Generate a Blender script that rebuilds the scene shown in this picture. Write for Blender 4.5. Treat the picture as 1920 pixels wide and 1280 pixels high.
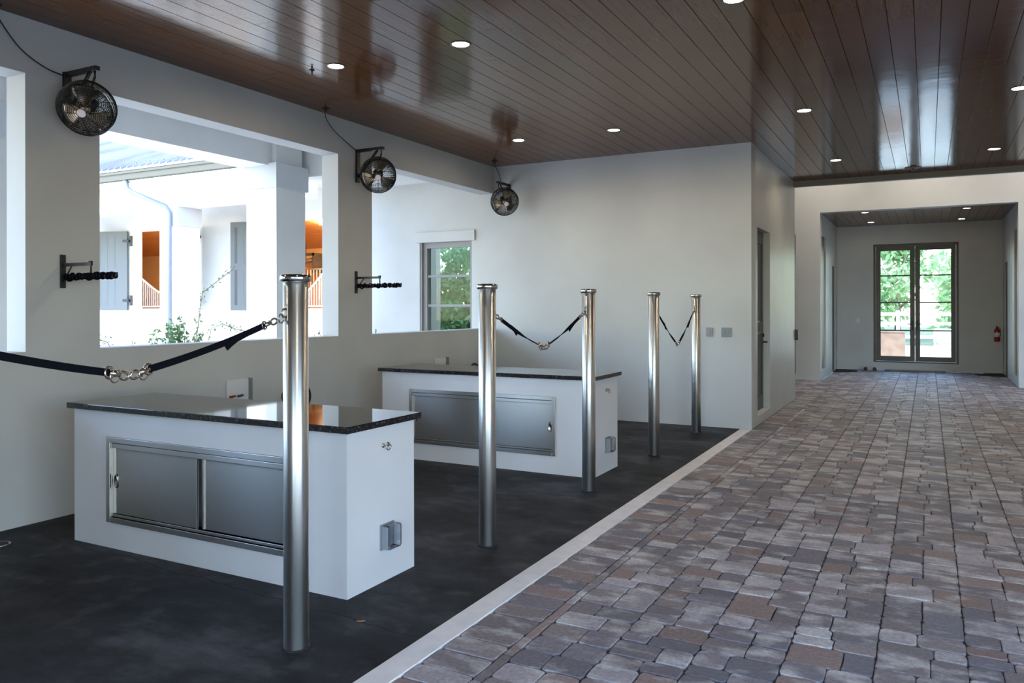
import bpy, bmesh, math, random
from mathutils import Vector, Matrix
S = bpy.context.scene
for o in list(bpy.data.objects): bpy.data.objects.remove(o)
COL = S.collection
PI = math.pi
random.seed(7)

# ------------------------------------------------------------------ camera
cam_d = bpy.data.cameras.new('camera'); cam = bpy.data.objects.new('camera', cam_d); COL.objects.link(cam)
cam.location = (0, 0, 1.5)
cam.rotation_euler = (Matrix.Rotation(0.4875, 3, 'Z') @ Matrix.Rotation(PI/2, 3, 'X') @ Matrix.Rotation(-0.0018, 3, 'Z')).to_euler()
cam_d.sensor_width = 36; cam_d.lens = 1471.2 / 1920 * 36
cam_d.shift_y = -64.95 / 1920
cam_d.clip_start = 0.02; cam_d.clip_end = 400
S.camera = cam

# ------------------------------------------------------------------ light
W = bpy.data.worlds.new('world'); S.world = W; W.use_nodes = True
wn = W.node_tree.nodes; wl = W.node_tree.links
sky = wn.new('ShaderNodeTexSky'); sky.sky_type = 'NISHITA'; sky.sun_disc = False
SUN_EL, SUN_AZ = math.radians(55), math.radians(200)   # azimuth clockwise from +Y: behind the camera and a little left
sky.sun_elevation = SUN_EL; sky.sun_rotation = SUN_AZ
sky.air_density = 1.1; sky.dust_density = 0.5; sky.ozone_density = 3.0
bg = wn['Background']; bg.inputs[1].default_value = 1.0
wl.new(sky.outputs[0], bg.inputs[0])
sl = bpy.data.lights.new('sun', 'SUN'); sl.energy = 4.5; sl.angle = 0.0093; sl.color = (1.0, 0.95, 0.86)
sun = bpy.data.objects.new('sun', sl); COL.objects.link(sun)
sdir = Vector((math.sin(SUN_AZ)*math.cos(SUN_EL), math.cos(SUN_AZ)*math.cos(SUN_EL), math.sin(SUN_EL)))
sun.rotation_euler = sdir.to_track_quat('Z', 'Y').to_euler()
sun.location = (-10, -20, 20)
S.view_settings.view_transform = 'Standard'; S.view_settings.look = 'None'
S.view_settings.gamma = 1; S.view_settings.use_curve_mapping = False
S.view_settings.exposure = 0.7

# ------------------------------------------------------------------ key sizes (metres)
XL, XB = -5.5, -5.72          # left wall: inner and outer face
YE = 9.81                     # end wall of the wash bay
XP = -1.9                     # left edge of the paved aisle
XC = -2.028                   # inner edge of the kerb
ZC = 3.5                      # wooden ceiling
ZS, ZO = 1.195, 3.12          # sill and head of the wall openings
Y5 = 13.34                    # end of the passage wall
YP, YV = 17.0, 20.39          # portal wall, vestibule end wall
ZQ = 3.40

# ------------------------------------------------------------------ materials
def mat(name, col=(.5,.5,.5), rough=.5, metal=0, **k):
    m = bpy.data.materials.new(name); m.use_nodes = True
    b = m.node_tree.nodes['Principled BSDF']
    b.inputs['Base Color'].default_value = (*col, 1); b.inputs['Roughness'].default_value = rough
    b.inputs['Metallic'].default_value = metal
    for kk, v in k.items(): b.inputs[kk.replace('_', ' ')].default_value = v
    return m
def nodes(m): return m.node_tree.nodes, m.node_tree.links, m.node_tree.nodes['Principled BSDF']
def noise_mix(m, c1, c2, scale=3, detail=4, lo=.4, hi=.6, coord='Object', stretch=(1,1,1), rough=None, bump=0, bscale=60, bdist=.002):
    n, l, b = nodes(m)
    tc = n.new('ShaderNodeTexCoord'); mp = n.new('ShaderNodeMapping'); mp.inputs['Scale'].default_value = stretch
    l.new(tc.outputs[coord], mp.inputs[0])
    nz = n.new('ShaderNodeTexNoise'); nz.inputs['Scale'].default_value = scale; nz.inputs['Detail'].default_value = detail
    l.new(mp.outputs[0], nz.inputs['Vector'])
    r = n.new('ShaderNodeValToRGB'); r.color_ramp.elements[0].position = lo; r.color_ramp.elements[1].position = hi
    r.color_ramp.elements[0].color = (*c1, 1); r.color_ramp.elements[1].color = (*c2, 1)
    l.new(nz.outputs['Fac'], r.inputs[0]); l.new(r.outputs[0], b.inputs['Base Color'])
    if rough:
        mr = n.new('ShaderNodeMapRange'); mr.inputs['To Min'].default_value = rough[0]; mr.inputs['To Max'].default_value = rough[1]
        l.new(nz.outputs['Fac'], mr.inputs[0]); l.new(mr.outputs[0], b.inputs['Roughness'])
    if bump:
        n2 = n.new('ShaderNodeTexNoise'); n2.inputs['Scale'].default_value = bscale; n2.inputs['Detail'].default_value = 3
        l.new(mp.outputs[0], n2.inputs['Vector'])
        bp = n.new('ShaderNodeBump'); bp.inputs['Strength'].default_value = bump; bp.inputs['Distance'].default_value = bdist
        l.new(n2.outputs['Fac'], bp.inputs['Height']); l.new(bp.outputs[0], b.inputs['Normal'])
    return m
M = {}
M['stucco'] = noise_mix(mat('painted_stucco', rough=.62), (.44,.44,.43), (.50,.50,.49), 1.3, 5, .3, .7, bump=.25, bscale=45, bdist=.002)
M['stucco_gloss'] = noise_mix(mat('satin_stucco', rough=.38), (.40,.40,.385), (.46,.46,.445), 1.6, 5, .3, .7, bump=.35, bscale=14, bdist=.006)
M['counter'] = noise_mix(mat('counter_render', rough=.6), (.60,.585,.60), (.65,.635,.65), 2.2, 4, .3, .7, bump=.12, bscale=60)
M['trim'] = mat('grey_trim', (.24,.225,.21), .5)
M['white'] = noise_mix(mat('outdoor_render', rough=.7), (.60,.595,.575), (.66,.655,.635), 1.5, 4, .3, .7, bump=.1)
M['band'] = mat('grey_band', (.50,.52,.53), .7)
M['kerb'] = noise_mix(mat('kerb_concrete', rough=.7), (.68,.64,.62), (.78,.74,.72), 9, 6, .3, .7, bump=.3, bscale=120)
M['steel'] = mat('brushed_steel', (.46,.445,.42), .25, 1, Anisotropic=1.0, Anisotropic_Rotation=0)
M['post_steel'] = mat('post_steel', (.74,.73,.71), .36, 1, Anisotropic=.8, Anisotropic_Rotation=0)
M['chrome'] = mat('polished_steel', (.52,.50,.48), .12, 1)
M['bronze_ring'] = mat('nickel_hardware', (.50,.42,.36), .2, 1)
M['black'] = mat('black_iron', (.008,.008,.009), .45)
M['dark_nickel'] = mat('dark_nickel', (.30,.28,.26), .3, 1)
M['strap'] = mat('black_nylon', (.005,.005,.008), .9, Specular_IOR_Level=.05)
M['wire'] = mat('fan_wire', (.012,.012,.012), .4, .6)
M['alu'] = mat('fan_blade_alloy', (.55,.43,.32), .32, 1)
M['badge'] = mat('pale_badge', (.75,.68,.68), .4)
M['bronze'] = noise_mix(mat('bronze_frame', rough=.45), (.065,.055,.048), (.08,.069,.06), 3)
M['grey_frame'] = mat('grey_window_frame', (.22,.21,.205), .45)
M['dark_door'] = mat('dark_door_paint', (.030,.030,.032), .4)
M['shutter'] = mat('shutter_grey', (.12,.13,.128), .6)
M['teal'] = mat('teal_shutter', (.010,.045,.040), .6)
M['copper_roof'] = noise_mix(mat('roof_metal', rough=.5, metal=.2), (.24,.23,.245), (.33,.325,.335), .6, 3)
M['gutter'] = mat('gutter_metal', (.075,.068,.045), .6)
M['white_metal'] = mat('white_painted_metal', (.72,.74,.80), .5)
M['downspout'] = mat('downspout_metal', (.20,.22,.27), .5)
M['grille'] = mat('grille_paint', (.55,.52,.52), .5)
M['orange_wall'] = mat('warm_stable_wall', (.62,.40,.20), .7)
M['stable_wood'] = noise_mix(mat('honey_wood', rough=.35), (.34,.13,.035), (.50,.22,.07), 3, 4, .3, .7, stretch=(1,8,1))
M['red'] = mat('red_enamel', (.30,.008,.010), .35)
M['red_brown'] = mat('red_brown_leather', (.10,.018,.012), .5)
M['blue'] = mat('blue_enamel', (.02,.025,.12), .4)
M['label_white'] = mat('label_white', (.7,.6,.58), .5)
M['plastic_white'] = mat('white_plastic', (.62,.62,.61), .45)
M['plate_grey'] = mat('grey_cover_plate', (.22,.235,.26), .4)
M['mat_black'] = mat('door_mat_rubber', (.012,.011,.010), .9)
M['mat_coir'] = mat('door_mat_coir', (.34,.25,.14), .95)
M['brown_box'] = noise_mix(mat('brown_box', rough=.6), (.22,.13,.09), (.27,.17,.12), 4)
M['lawn'] = noise_mix(mat('lawn', rough=.95), (.06,.085,.035), (.12,.13,.06), .8, 6, .3, .7)
M['patio'] = noise_mix(mat('patio', rough=.8), (.54,.51,.45), (.62,.59,.53), 2)
M['bark'] = noise_mix(mat('bark', rough=.9), (.08,.06,.045), (.16,.13,.10), 8)
M['twig'] = mat('dry_leaf', (.40,.16,.06), .8)
M['post_hole'] = mat('rubber_collar', (.012,.012,.014), .8)

def leafmat(name, c1, c2):
    m = noise_mix(mat(name, rough=.6), c1, c2, 2.5, 3, .3, .7)
    nodes(m)[2].inputs['Transmission Weight'].default_value = 0
    n, l, b = nodes(m)
    tr = n.new('ShaderNodeBsdfTranslucent'); mx = n.new('ShaderNodeMixShader'); mx.inputs[0].default_value = .4
    ramp = [x for x in n if x.type == 'VALTORGB'][0]
    l.new(ramp.outputs[0], tr.inputs[0]); l.new(b.outputs[0], mx.inputs[1]); l.new(tr.outputs[0], mx.inputs[2])
    l.new(mx.outputs[0], n['Material Output'].inputs[0]); return m
M['leaf_light'] = leafmat('sunlit_foliage', (.17,.32,.12), (.32,.46,.22))
M['leaf_mid'] = leafmat('hedge_foliage', (.11,.26,.085), (.24,.42,.17))
M['leaf_dark'] = leafmat('vine_leaf', (.03,.085,.03), (.09,.17,.06))

def glassmat(name, tint=(.93,.97,.95), ior=1.5):
    m = bpy.data.materials.new(name); m.use_nodes = True; n = m.node_tree.nodes; l = m.node_tree.links
    n.remove(n['Principled BSDF'])
    t = n.new('ShaderNodeBsdfTransparent'); t.inputs[0].default_value = (*tint, 1)
    g = n.new('ShaderNodeBsdfGlossy'); g.inputs['Roughness'].default_value = .02
    f = n.new('ShaderNodeFresnel'); f.inputs[0].default_value = ior
    mx = n.new('ShaderNodeMixShader'); l.new(f.outputs[0], mx.inputs[0]); l.new(t.outputs[0], mx.inputs[1]); l.new(g.outputs[0], mx.inputs[2])
    l.new(mx.outputs[0], n['Material Output'].inputs[0]); return m
M['glass'] = glassmat('window_glass', ior=1.16)
M['bubble'] = glassmat('clear_plastic', (.80,.83,.88), 1.45)

def emit(name, col, s):
    m = bpy.data.materials.new(name); m.use_nodes = True; b = m.node_tree.nodes['Principled BSDF']
    b.inputs['Base Color'].default_value = (.8,.8,.8,1); b.inputs['Emission Color'].default_value = (*col, 1); b.inputs['Emission Strength'].default_value = s
    return m
M['lamp'] = emit('lamp_lens', (1.0,.84,.62), 135)
M['portal_fill'] = emit('portal_fill_lens', (1.0,.90,.76), 62)  # glow of the added fill lamps that brighten the portal wall
M['small_lamp'] = emit('small_lamp_lens', (1.0,.86,.68), 14)
M['lamp_ring'] = mat('lamp_trim_ring', (.05,.04,.035), .4)

# dark lacquered ceiling boards: every board its own tone
def attr_col(m, n, l, name='tone'):
    a = n.new('ShaderNodeAttribute'); a.attribute_name = name; return a
def board_mat():
    m = mat('lacquered_boards', rough=.12); n, l, b = nodes(m)
    a = attr_col(m, n, l)
    tc = n.new('ShaderNodeTexCoord'); mp = n.new('ShaderNodeMapping'); mp.inputs['Scale'].default_value = (28, 1.2, 28)
    l.new(tc.outputs['Object'], mp.inputs[0])
    nz = n.new('ShaderNodeTexNoise'); nz.inputs['Scale'].default_value = 1.5; nz.inputs['Detail'].default_value = 6; l.new(mp.outputs[0], nz.inputs['Vector'])
    r = n.new('ShaderNodeValToRGB'); e = r.color_ramp.elements
    e[0].position = .3; e[0].color = (.095,.034,.011,1); e[1].position = .75; e[1].color = (.135,.050,.017,1)
    l.new(nz.outputs['Fac'], r.inputs[0])
    mx = n.new('ShaderNodeMix'); mx.data_type = 'RGBA'; mx.blend_type = 'MULTIPLY'; mx.inputs[0].default_value = 1
    l.new(r.outputs[0], mx.inputs[6]); l.new(a.outputs['Color'], mx.inputs[7]); l.new(mx.outputs[2], b.inputs['Base Color'])
    nb = n.new('ShaderNodeTexNoise'); nb.inputs['Scale'].default_value = 5; nb.inputs['Detail'].default_value = 2; l.new(tc.outputs['Object'], nb.inputs['Vector'])
    bp = n.new('ShaderNodeBump'); bp.inputs['Strength'].default_value = .12; bp.inputs['Distance'].default_value = .01
    l.new(nb.outputs['Fac'], bp.inputs['Height']); l.new(bp.outputs[0], b.inputs['Normal'])
    b.inputs['Specular IOR Level'].default_value = .26; b.inputs['Coat Weight'].default_value = 0; b.inputs['Coat Roughness'].default_value = .13; b.inputs['Coat IOR'].default_value = 1.6
    return m
M['boards'] = board_mat()
def paver_mat():
    m = mat('tumbled_pavers', rough=.62); n, l, b = nodes(m)
    a = attr_col(m, n, l)
    tc = n.new('ShaderNodeTexCoord')
    mp = n.new('ShaderNodeMapping'); mp.inputs['Scale'].default_value = (3.2, 5.5, 1); l.new(tc.outputs['Object'], mp.inputs[0])
    nz = n.new('ShaderNodeTexNoise'); nz.inputs['Scale'].default_value = 1.7; nz.inputs['Detail'].default_value = 4; nz.inputs['Roughness'].default_value = .5
    l.new(mp.outputs[0], nz.inputs['Vector'])
    ad = n.new('ShaderNodeMath'); ad.operation = 'ADD'; l.new(nz.outputs['Fac'], ad.inputs[0]); l.new(a.outputs['Alpha'], ad.inputs[1])
    r = n.new('ShaderNodeValToRGB'); e = r.color_ramp.elements; e[0].position = .55; e[1].position = .76; e[0].color = (0,0,0,1); e[1].color = (1,1,1,1)
    l.new(ad.outputs[0], r.inputs[0])
    mx = n.new('ShaderNodeMix'); mx.data_type = 'RGBA'; l.new(r.outputs[0], mx.inputs[0]); l.new(a.outputs['Color'], mx.inputs[6]); mx.inputs[7].default_value = (.50,.465,.455,1)
    n2 = n.new('ShaderNodeTexNoise'); n2.inputs['Scale'].default_value = 55; n2.inputs['Detail'].default_value = 4; l.new(tc.outputs['Object'], n2.inputs['Vector'])
    r2 = n.new('ShaderNodeValToRGB'); r2.color_ramp.elements[0].color = (.72,.72,.72,1); r2.color_ramp.elements[1].color = (1.15,1.15,1.15,1)
    r2.color_ramp.elements[0].position = .3; r2.color_ramp.elements[1].position = .7
    l.new(n2.outputs['Fac'], r2.inputs[0])
    m2 = n.new('ShaderNodeMix'); m2.data_type = 'RGBA'; m2.blend_type = 'MULTIPLY'; m2.inputs[0].default_value = 1
    l.new(mx.outputs[2], m2.inputs[6]); l.new(r2.outputs[0], m2.inputs[7]); l.new(m2.outputs[2], b.inputs['Base Color'])
    bp = n.new('ShaderNodeBump'); bp.inputs['Strength'].default_value = .35; bp.inputs['Distance'].default_value = .003
    l.new(n2.outputs['Fac'], bp.inputs['Height']); l.new(bp.outputs[0], b.inputs['Normal'])
    return m
M['pavers'] = paver_mat()
M['joint'] = mat('joint_sand', (.06,.054,.05), .95)
def bayfloor_mat():
    m = mat('stained_concrete', rough=.5); n, l, b = nodes(m)
    tc = n.new('ShaderNodeTexCoord')
    nz = n.new('ShaderNodeTexNoise'); nz.inputs['Scale'].default_value = 1.1; nz.inputs['Detail'].default_value = 9; nz.inputs['Roughness'].default_value = .68
    mp = n.new('ShaderNodeMapping'); mp.inputs['Scale'].default_value = (1, 1.7, 1); mp.inputs['Rotation'].default_value = (0,0,.3)
    l.new(tc.outputs['Object'], mp.inputs[0]); l.new(mp.outputs[0], nz.inputs['Vector'])
    r = n.new('ShaderNodeValToRGB'); e = r.color_ramp.elements
    e[0].position = .32; e[0].color = (.010,.010,.0105,1); e[1].position = .72; e[1].color = (.085,.084,.094,1)
    el = r.color_ramp.elements.new(.52); el.color = (.027,.027,.029,1)
    l.new(nz.outputs['Fac'], r.inputs[0])
    # pale scuffs
    n3 = n.new('ShaderNodeTexNoise'); n3.inputs['Scale'].default_value = 4.5; n3.inputs['Detail'].default_value = 10; l.new(tc.outputs['Object'], n3.inputs['Vector'])
    r3 = n.new('ShaderNodeValToRGB'); r3.color_ramp.elements[0].position = .56; r3.color_ramp.elements[1].position = .76
    r3.color_ramp.elements[1].color = (.22,.22,.22,1); l.new(n3.outputs['Fac'], r3.inputs[0])
    mx = n.new('ShaderNodeMix'); mx.data_type = 'RGBA'; l.new(r3.outputs[0], mx.inputs[0]); l.new(r.outputs[0], mx.inputs[6]); mx.inputs[7].default_value = (.22,.22,.24,1)
    # two crack lines running across the bay
    sx = n.new('ShaderNodeSeparateXYZ'); l.new(tc.outputs['Object'], sx.inputs[0])
    n4 = n.new('ShaderNodeTexNoise'); n4.inputs['Scale'].default_value = 3; n4.inputs['Detail'].default_value = 8; l.new(tc.outputs['Object'], n4.inputs['Vector'])
    def math_(op, a, bb=None, c=None):
        q = n.new('ShaderNodeMath'); q.operation = op
        for i, v in enumerate((a, bb, c)):
            if v is None: continue
            if isinstance(v, (int, float)): q.inputs[i].default_value = v
            else: l.new(v, q.inputs[i])
        return q.outputs[0]
    wob = math_('MULTIPLY', math_('SUBTRACT', n4.outputs['Fac'], .5), .16)
    last = None
    for y0, sl_, wd in ((5.78, .035, .010), (2.85, -.05, .005), (8.6, .02, .006)):
        line = math_('SUBTRACT', math_('SUBTRACT', math_('ADD', sx.outputs[1], wob), math_('MULTIPLY', sx.outputs[0], sl_)), y0)
        ms = math_('LESS_THAN', math_('ABSOLUTE', line), wd)
        last = ms if last is None else math_('MAXIMUM', last, ms)
    m2 = n.new('ShaderNodeMix'); m2.data_type = 'RGBA'; l.new(math_('MULTIPLY', last, .75), m2.inputs[0]); l.new(mx.outputs[2], m2.inputs[6]); m2.inputs[7].default_value = (.006,.006,.007,1)
    l.new(m2.outputs[2], b.inputs['Base Color'])
    mr = n.new('ShaderNodeMapRange'); mr.inputs['To Min'].default_value = .68; mr.inputs['To Max'].default_value = .42; b.inputs['Specular IOR Level'].default_value = .10
    l.new(nz.outputs['Fac'], mr.inputs[0]); l.new(mr.outputs[0], b.inputs['Roughness'])
    bp = n.new('ShaderNodeBump'); bp.inputs['Strength'].default_value = .3; bp.inputs['Distance'].default_value = .004
    l.new(n3.outputs['Fac'], bp.inputs['Height']); l.new(bp.outputs[0], b.inputs['Normal'])
    return m
M['bayfloor'] = bayfloor_mat()
def granite_mat():
    m = mat('black_granite', rough=.05); n, l, b = nodes(m)
    tc = n.new('ShaderNodeTexCoord'); v = n.new('ShaderNodeTexNoise'); v.inputs['Scale'].default_value = 70; v.inputs['Detail'].default_value = 3
    l.new(tc.outputs['Object'], v.inputs['Vector'])
    r = n.new('ShaderNodeValToRGB'); e = r.color_ramp.elements
    e[0].position = .5; e[0].color = (.006,.006,.008,1); e[1].position = .75; e[1].color = (.06,.065,.075,1)
    l.new(v.outputs['Fac'], r.inputs[0]); l.new(r.outputs[0], b.inputs['Base Color'])
    b.inputs['Specular IOR Level'].default_value = .7
    return m
M['granite'] = granite_mat()
n_, l_, b_ = nodes(M['post_steel']); tg = n_.new('ShaderNodeTangent'); tg.direction_type = 'RADIAL'; tg.axis = 'Z'; l_.new(tg.outputs[0], b_.inputs['Tangent'])
b_.inputs['Anisotropic Rotation'].default_value = .25
n_, l_, b_ = nodes(M['steel']); cv = n_.new('ShaderNodeCombineXYZ'); cv.inputs[2].default_value = 1; l_.new(cv.outputs[0], b_.inputs['Tangent'])

# ------------------------------------------------------------------ mesh helpers
def new(): return bmesh.new()
def box(bm, x0, x1, y0, y1, z0, z1, mtx=None, bev=0):
    t = bmesh.new(); r = bmesh.ops.create_cube(t, size=1)
    for v in t.verts:
        v.co = Vector((x0+(v.co.x+.5)*(x1-x0), y0+(v.co.y+.5)*(y1-y0), z0+(v.co.z+.5)*(z1-z0)))
    if bev: bmesh.ops.bevel(t, geom=t.edges[:], offset=bev, segments=2, affect='EDGES', profile=.5)
    merge(bm, t, mtx)
def merge(bm, t, mtx=None):
    if mtx is not None: bmesh.ops.transform(t, matrix=mtx, verts=t.verts)
    mp = {v: bm.verts.new(v.co) for v in t.verts}
    for f in t.faces:
        try:
            nf = bm.faces.new([mp[v] for v in f.verts]); nf.smooth = f.smooth; nf.material_index = f.material_index
        except ValueError: pass
    t.free()
def frame_of(d):
    d = d.normalized(); a = Vector((0,0,1)) if abs(d.z) < .9 else Vector((1,0,0))
    u = d.cross(a).normalized(); return u, d.cross(u).normalized()
def tube(bm, pts, r, n=8, closed=False, cap=True):
    pts = [Vector(p) for p in pts]; rings = []; N = len(pts)
    u = None
    for i, p in enumerate(pts):
        if closed: d = pts[(i+1) % N] - pts[i-1]
        else: d = pts[min(i+1, N-1)] - pts[max(i-1, 0)]
        d.normalize()
        if u is None: u, v = frame_of(d)
        else:
            u = (u - d*u.dot(d)).normalized(); v = d.cross(u)
        rr = r[i] if isinstance(r, (list, tuple)) else r
        rings.append([bm.verts.new(p + (u*math.cos(2*PI*k/n) + v*math.sin(2*PI*k/n))*rr) for k in range(n)])
    for i in range(N if closed else N-1):
        a, b = rings[i], rings[(i+1) % N]
        for k in range(n):
            f = bm.faces.new((a[k], a[(k+1) % n], b[(k+1) % n], b[k])); f.smooth = True
    if cap and not closed:
        bm.faces.new(rings[0][::-1]); bm.faces.new(rings[-1])
def cyl(bm, p0, p1, r, n=24): tube(bm, [p0, p1], r, n)
def ring(bm, c, axis, R, r, n=24, m=6, a0=0, a1=2*PI, squash=1.0):
    c = Vector(c); u, v = frame_of(Vector(axis)); full = abs(a1-a0-2*PI) < 1e-6
    k = n if full else n+1
    tube(bm, [c + (u*math.cos(a0+(a1-a0)*i/n)*squash + v*math.sin(a0+(a1-a0)*i/n))*R for i in range(k)], r, m, closed=full)
def lathe(bm, prof, n=32, c=(0,0,0), axis='Z'):
    c = Vector(c); rings = []
    for (r, z) in prof:
        row = []
        for k in range(n):
            a = 2*PI*k/n; x, y = r*math.cos(a), r*math.sin(a)
            row.append(bm.verts.new(c + (Vector((x, y, z)) if axis == 'Z' else Vector((z, x, y)) if axis == 'X' else Vector((x, z, y)))))
        rings.append(row)
    for a, b in zip(rings, rings[1:]):
        for k in range(n):
            f = bm.faces.new((a[k], a[(k+1) % n], b[(k+1) % n], b[k])); f.smooth = True
    if prof[0][0] > 1e-5: bm.faces.new(rings[0][::-1])
    if prof[-1][0] > 1e-5: bm.faces.new(rings[-1])
def ribbon(bm, pts, w, t, wdir=(0,0,1)):
    """flat strap along pts: width w across wdir, thickness t"""
    pts = [Vector(p) for p in pts]; N = len(pts); rows = []
    for i, p in enumerate(pts):
        d = (pts[min(i+1, N-1)] - pts[max(i-1, 0)]).normalized()
        wd = wdir[i] if isinstance(wdir, list) else wdir
        s = Vector(wd); s = (s - d*s.dot(d)).normalized(); q = d.cross(s)
        rows.append([bm.verts.new(p + s*a*w/2 + q*b*t/2) for a, b in ((-1,-1),(1,-1),(1,1),(-1,1))])
    for a, b in zip(rows, rows[1:]):
        for k in range(4): bm.faces.new((a[k], a[(k+1) % 4], b[(k+1) % 4], b[k]))
    bm.faces.new(rows[0][::-1]); bm.faces.new(rows[-1])
def obj(name, bm, m, parent=None, rel=None, smooth=None):
    bmesh.ops.recalc_face_normals(bm, faces=bm.faces)
    me = bpy.data.meshes.new(name); bm.to_mesh(me); bm.free()
    if isinstance(m, (list, tuple)):
        for q in m: me.materials.append(q)
    else: me.materials.append(m)
    o = bpy.data.objects.new(name, me); COL.objects.link(o)
    if parent is not None: o.parent = parent
    return o
def tag(o, label, cat, group=None, kind=None):
    o['label'] = label; o['category'] = cat
    if group: o['group'] = group
    if kind: o['kind'] = kind
    return o
def thing(name, label, cat, loc=(0,0,0), rotz=0, group=None):
    o = bpy.data.objects.new(name, None); COL.objects.link(o); o.empty_display_size = .1
    o.location = loc; o.rotation_euler = (0,0,rotz)
    return tag(o, label, cat, group)
def struct(name, bm, m, label=None, parent=None):
    o = obj(name, bm, m, parent)
    if parent is None: o['kind'] = 'structure'
    if label: o['label'] = label
    if label and parent is None: o['category'] = name.split('_')[0]
    return o
def dup(root, loc=None, label=None, rotz=None):
    r = root.copy(); COL.objects.link(r)
    if loc is not None: r.location = loc
    if rotz is not None: r.rotation_euler = (0,0,rotz)
    if label: r['label'] = label
    for ch in list(root.children):
        c = ch.copy(); COL.objects.link(c); c.parent = r
        for g in ch.children:
            d = g.copy(); COL.objects.link(d); d.parent = c
    return r
def Bx(name, m, *a, parent=None, bev=0):
    bm = new(); box(bm, *a, bev=bev); return obj(name, bm, m, parent)

# ================================================================== SETTING: floors
bm = new(); box(bm, XB, XC, -9, YE, -.15, 0)
struct('floor', bm, M['bayfloor'], 'dark stained concrete floor of the wash bay with thin cracks')
bm = new(); box(bm, XC, XP, -9, YE, -.15, .005, bev=.002)
struct('trim_1', bm, M['kerb'], 'pale grey concrete kerb strip between wash bay floor and pavers')

def pavers():
    bm = new(); tone = bm.loops.layers.float_color.new('tone')
    rnd = random.Random(11)
    pal0 = [((.105,.095,.105), .45), ((.13,.115,.115), .5), ((.085,.085,.098), .42), ((.15,.128,.12), .5), ((.20,.185,.19), .58),
           ((.115,.10,.098), .46), ((.165,.118,.098), .40), ((.25,.235,.24), .5), ((.095,.092,.10), .48), ((.135,.12,.125), .55)]
    pal = [((c_[0]*1.12+.062, c_[1]*1.03+.057, c_[2]*1.06+.063), a_) for c_, a_ in pal0]
    def stone(x0, x1, y0, y1, fine):
        w, h = x1-x0, y1-y0; g = .0022
        x0 += g; x1 -= g; y0 += g; y1 -= g
        c = min(.022, .17*min(w, h)); j = .0045 if fine else .003
        pts = []
        if fine:
            for cx, cy, sx_, sy_ in ((x0, y0, 1, 1), (x1, y0, -1, 1), (x1, y1, -1, -1), (x0, y1, 1, -1)):
                cc = c*rnd.uniform(.55, 1.3)
                q = [(cx, cy+sy_*cc), (cx+sx_*cc*.3, cy+sy_*cc*.3), (cx+sx_*cc, cy)]
                if (sx_, sy_) in ((-1, 1), (1, -1)): q = q[::-1]
                pts += q
                # side midpoint wobble
                if (sx_, sy_) == (1, 1): pts.append(((x0+x1)/2, y0 + rnd.uniform(-1, 1)*j))
                elif (sx_, sy_) == (-1, 1): pts.append((x1 + rnd.uniform(-1, 1)*j, (y0+y1)/2))
                elif (sx_, sy_) == (-1, -1): pts.append(((x0+x1)/2, y1 + rnd.uniform(-1, 1)*j))
                else: pts.append((x0 + rnd.uniform(-1, 1)*j, (y0+y1)/2))
        else:
            cc = c*.7
            pts = [(x0, y0+cc), (x0+cc, y0), (x1-cc, y0), (x1, y0+cc), (x1, y1-cc), (x1-cc, y1), (x0+cc, y1), (x0, y1-cc)]
        mx_, my_ = (x0+x1)/2, (y0+y1)/2; zt = rnd.uniform(-.0025, .0015); b = .0045
        tilt = (rnd.uniform(-.008, .008), rnd.uniform(-.008, .008))
        lo = [bm.verts.new((x, y, -.02)) for x, y in pts]
        mid = [bm.verts.new((x, y, zt-.0035)) for x, y in pts]
        top = [bm.verts.new((x+(mx_-x)*b/max(abs(mx_-x), .02), y+(my_-y)*b/max(abs(my_-y), .02), zt+(x-mx_)*tilt[0]+(y-my_)*tilt[1])) for x, y in pts]
        col, al = rnd.choice(pal); k = rnd.uniform(.82, 1.18); col = tuple(q*k for q in col); al = al - .42 + rnd.uniform(-.05, .05)
        fs = [bm.faces.new(top)]; n_ = len(pts)
        for i in range(n_):
            fs.append(bm.faces.new((mid[i], mid[(i+1) % n_], top[(i+1) % n_], top[i])))
            fs.append(bm.faces.new((lo[i], lo[(i+1) % n_], mid[(i+1) % n_], mid[i])))
        for f in fs:
            for lp in f.loops: lp[tone] = (*col, al)
    def course(x0, x1, ya, yb, lens):
        y = ya + rnd.uniform(-.1, 0)
        while y < yb:
            L_ = rnd.choice(lens); stone(x0, x1, y, min(y+L_, yb), y < 8); y += L_
    Y0 = -1.0
    course(XP, XP+.27, Y0, YP, (.14, .15, .15, .16))
    course(XP+.27, XP+.32, Y0, YP, (.14, .2, .26))
    def band(x0, w, ya, yb, lens):
        y = ya + rnd.uniform(-.1, 0)
        while y < yb:
            L_ = rnd.choice(lens); y1 = min(y+L_, yb); f = rnd.choice((.5, .5, .5, .40, .60, .36, .64, .45, .55))
            if y1-y > .03:
                stone(x0, x0+w*f, y, y1, y < 8); stone(x0+w*f, x0+w, y, y1, y < 8)
            y = y1
    x = XP+.32
    while x < 3.2:
        yb = YV if x+.345 < 1.47 else YP
        if yb == YV: x0v = x+.345
        band(x, .345, Y0, yb, (.105, .105, .15, .15, .16, .20)); x += .345
    band(x0v, 1.46-x0v, YP, YV, (.105, .15, .16, .20)) if 1.46-x0v > .05 else None
    # in front of the portal, left of the passage, and the vestibule edge strip
    x = XP-.163
    while x > -3.4: course(x, x+.163, Y5, YP, (.105, .15, .16, .21)); x -= .163
    course(XP, XP+.163, YP, YV, (.105, .15, .16, .21)); course(XP+.163, XP+.32, YP, YV, (.105, .15, .16, .21))
    return bm
struct('floor_1', pavers(), M['pavers'], 'tumbled grey and brown concrete pavers of the aisle')
bm = new(); box(bm, XP, 3.3, -9, YV, -.15, -.012); box(bm, -3.4, XP, Y5, YP, -.15, -.012)
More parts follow.
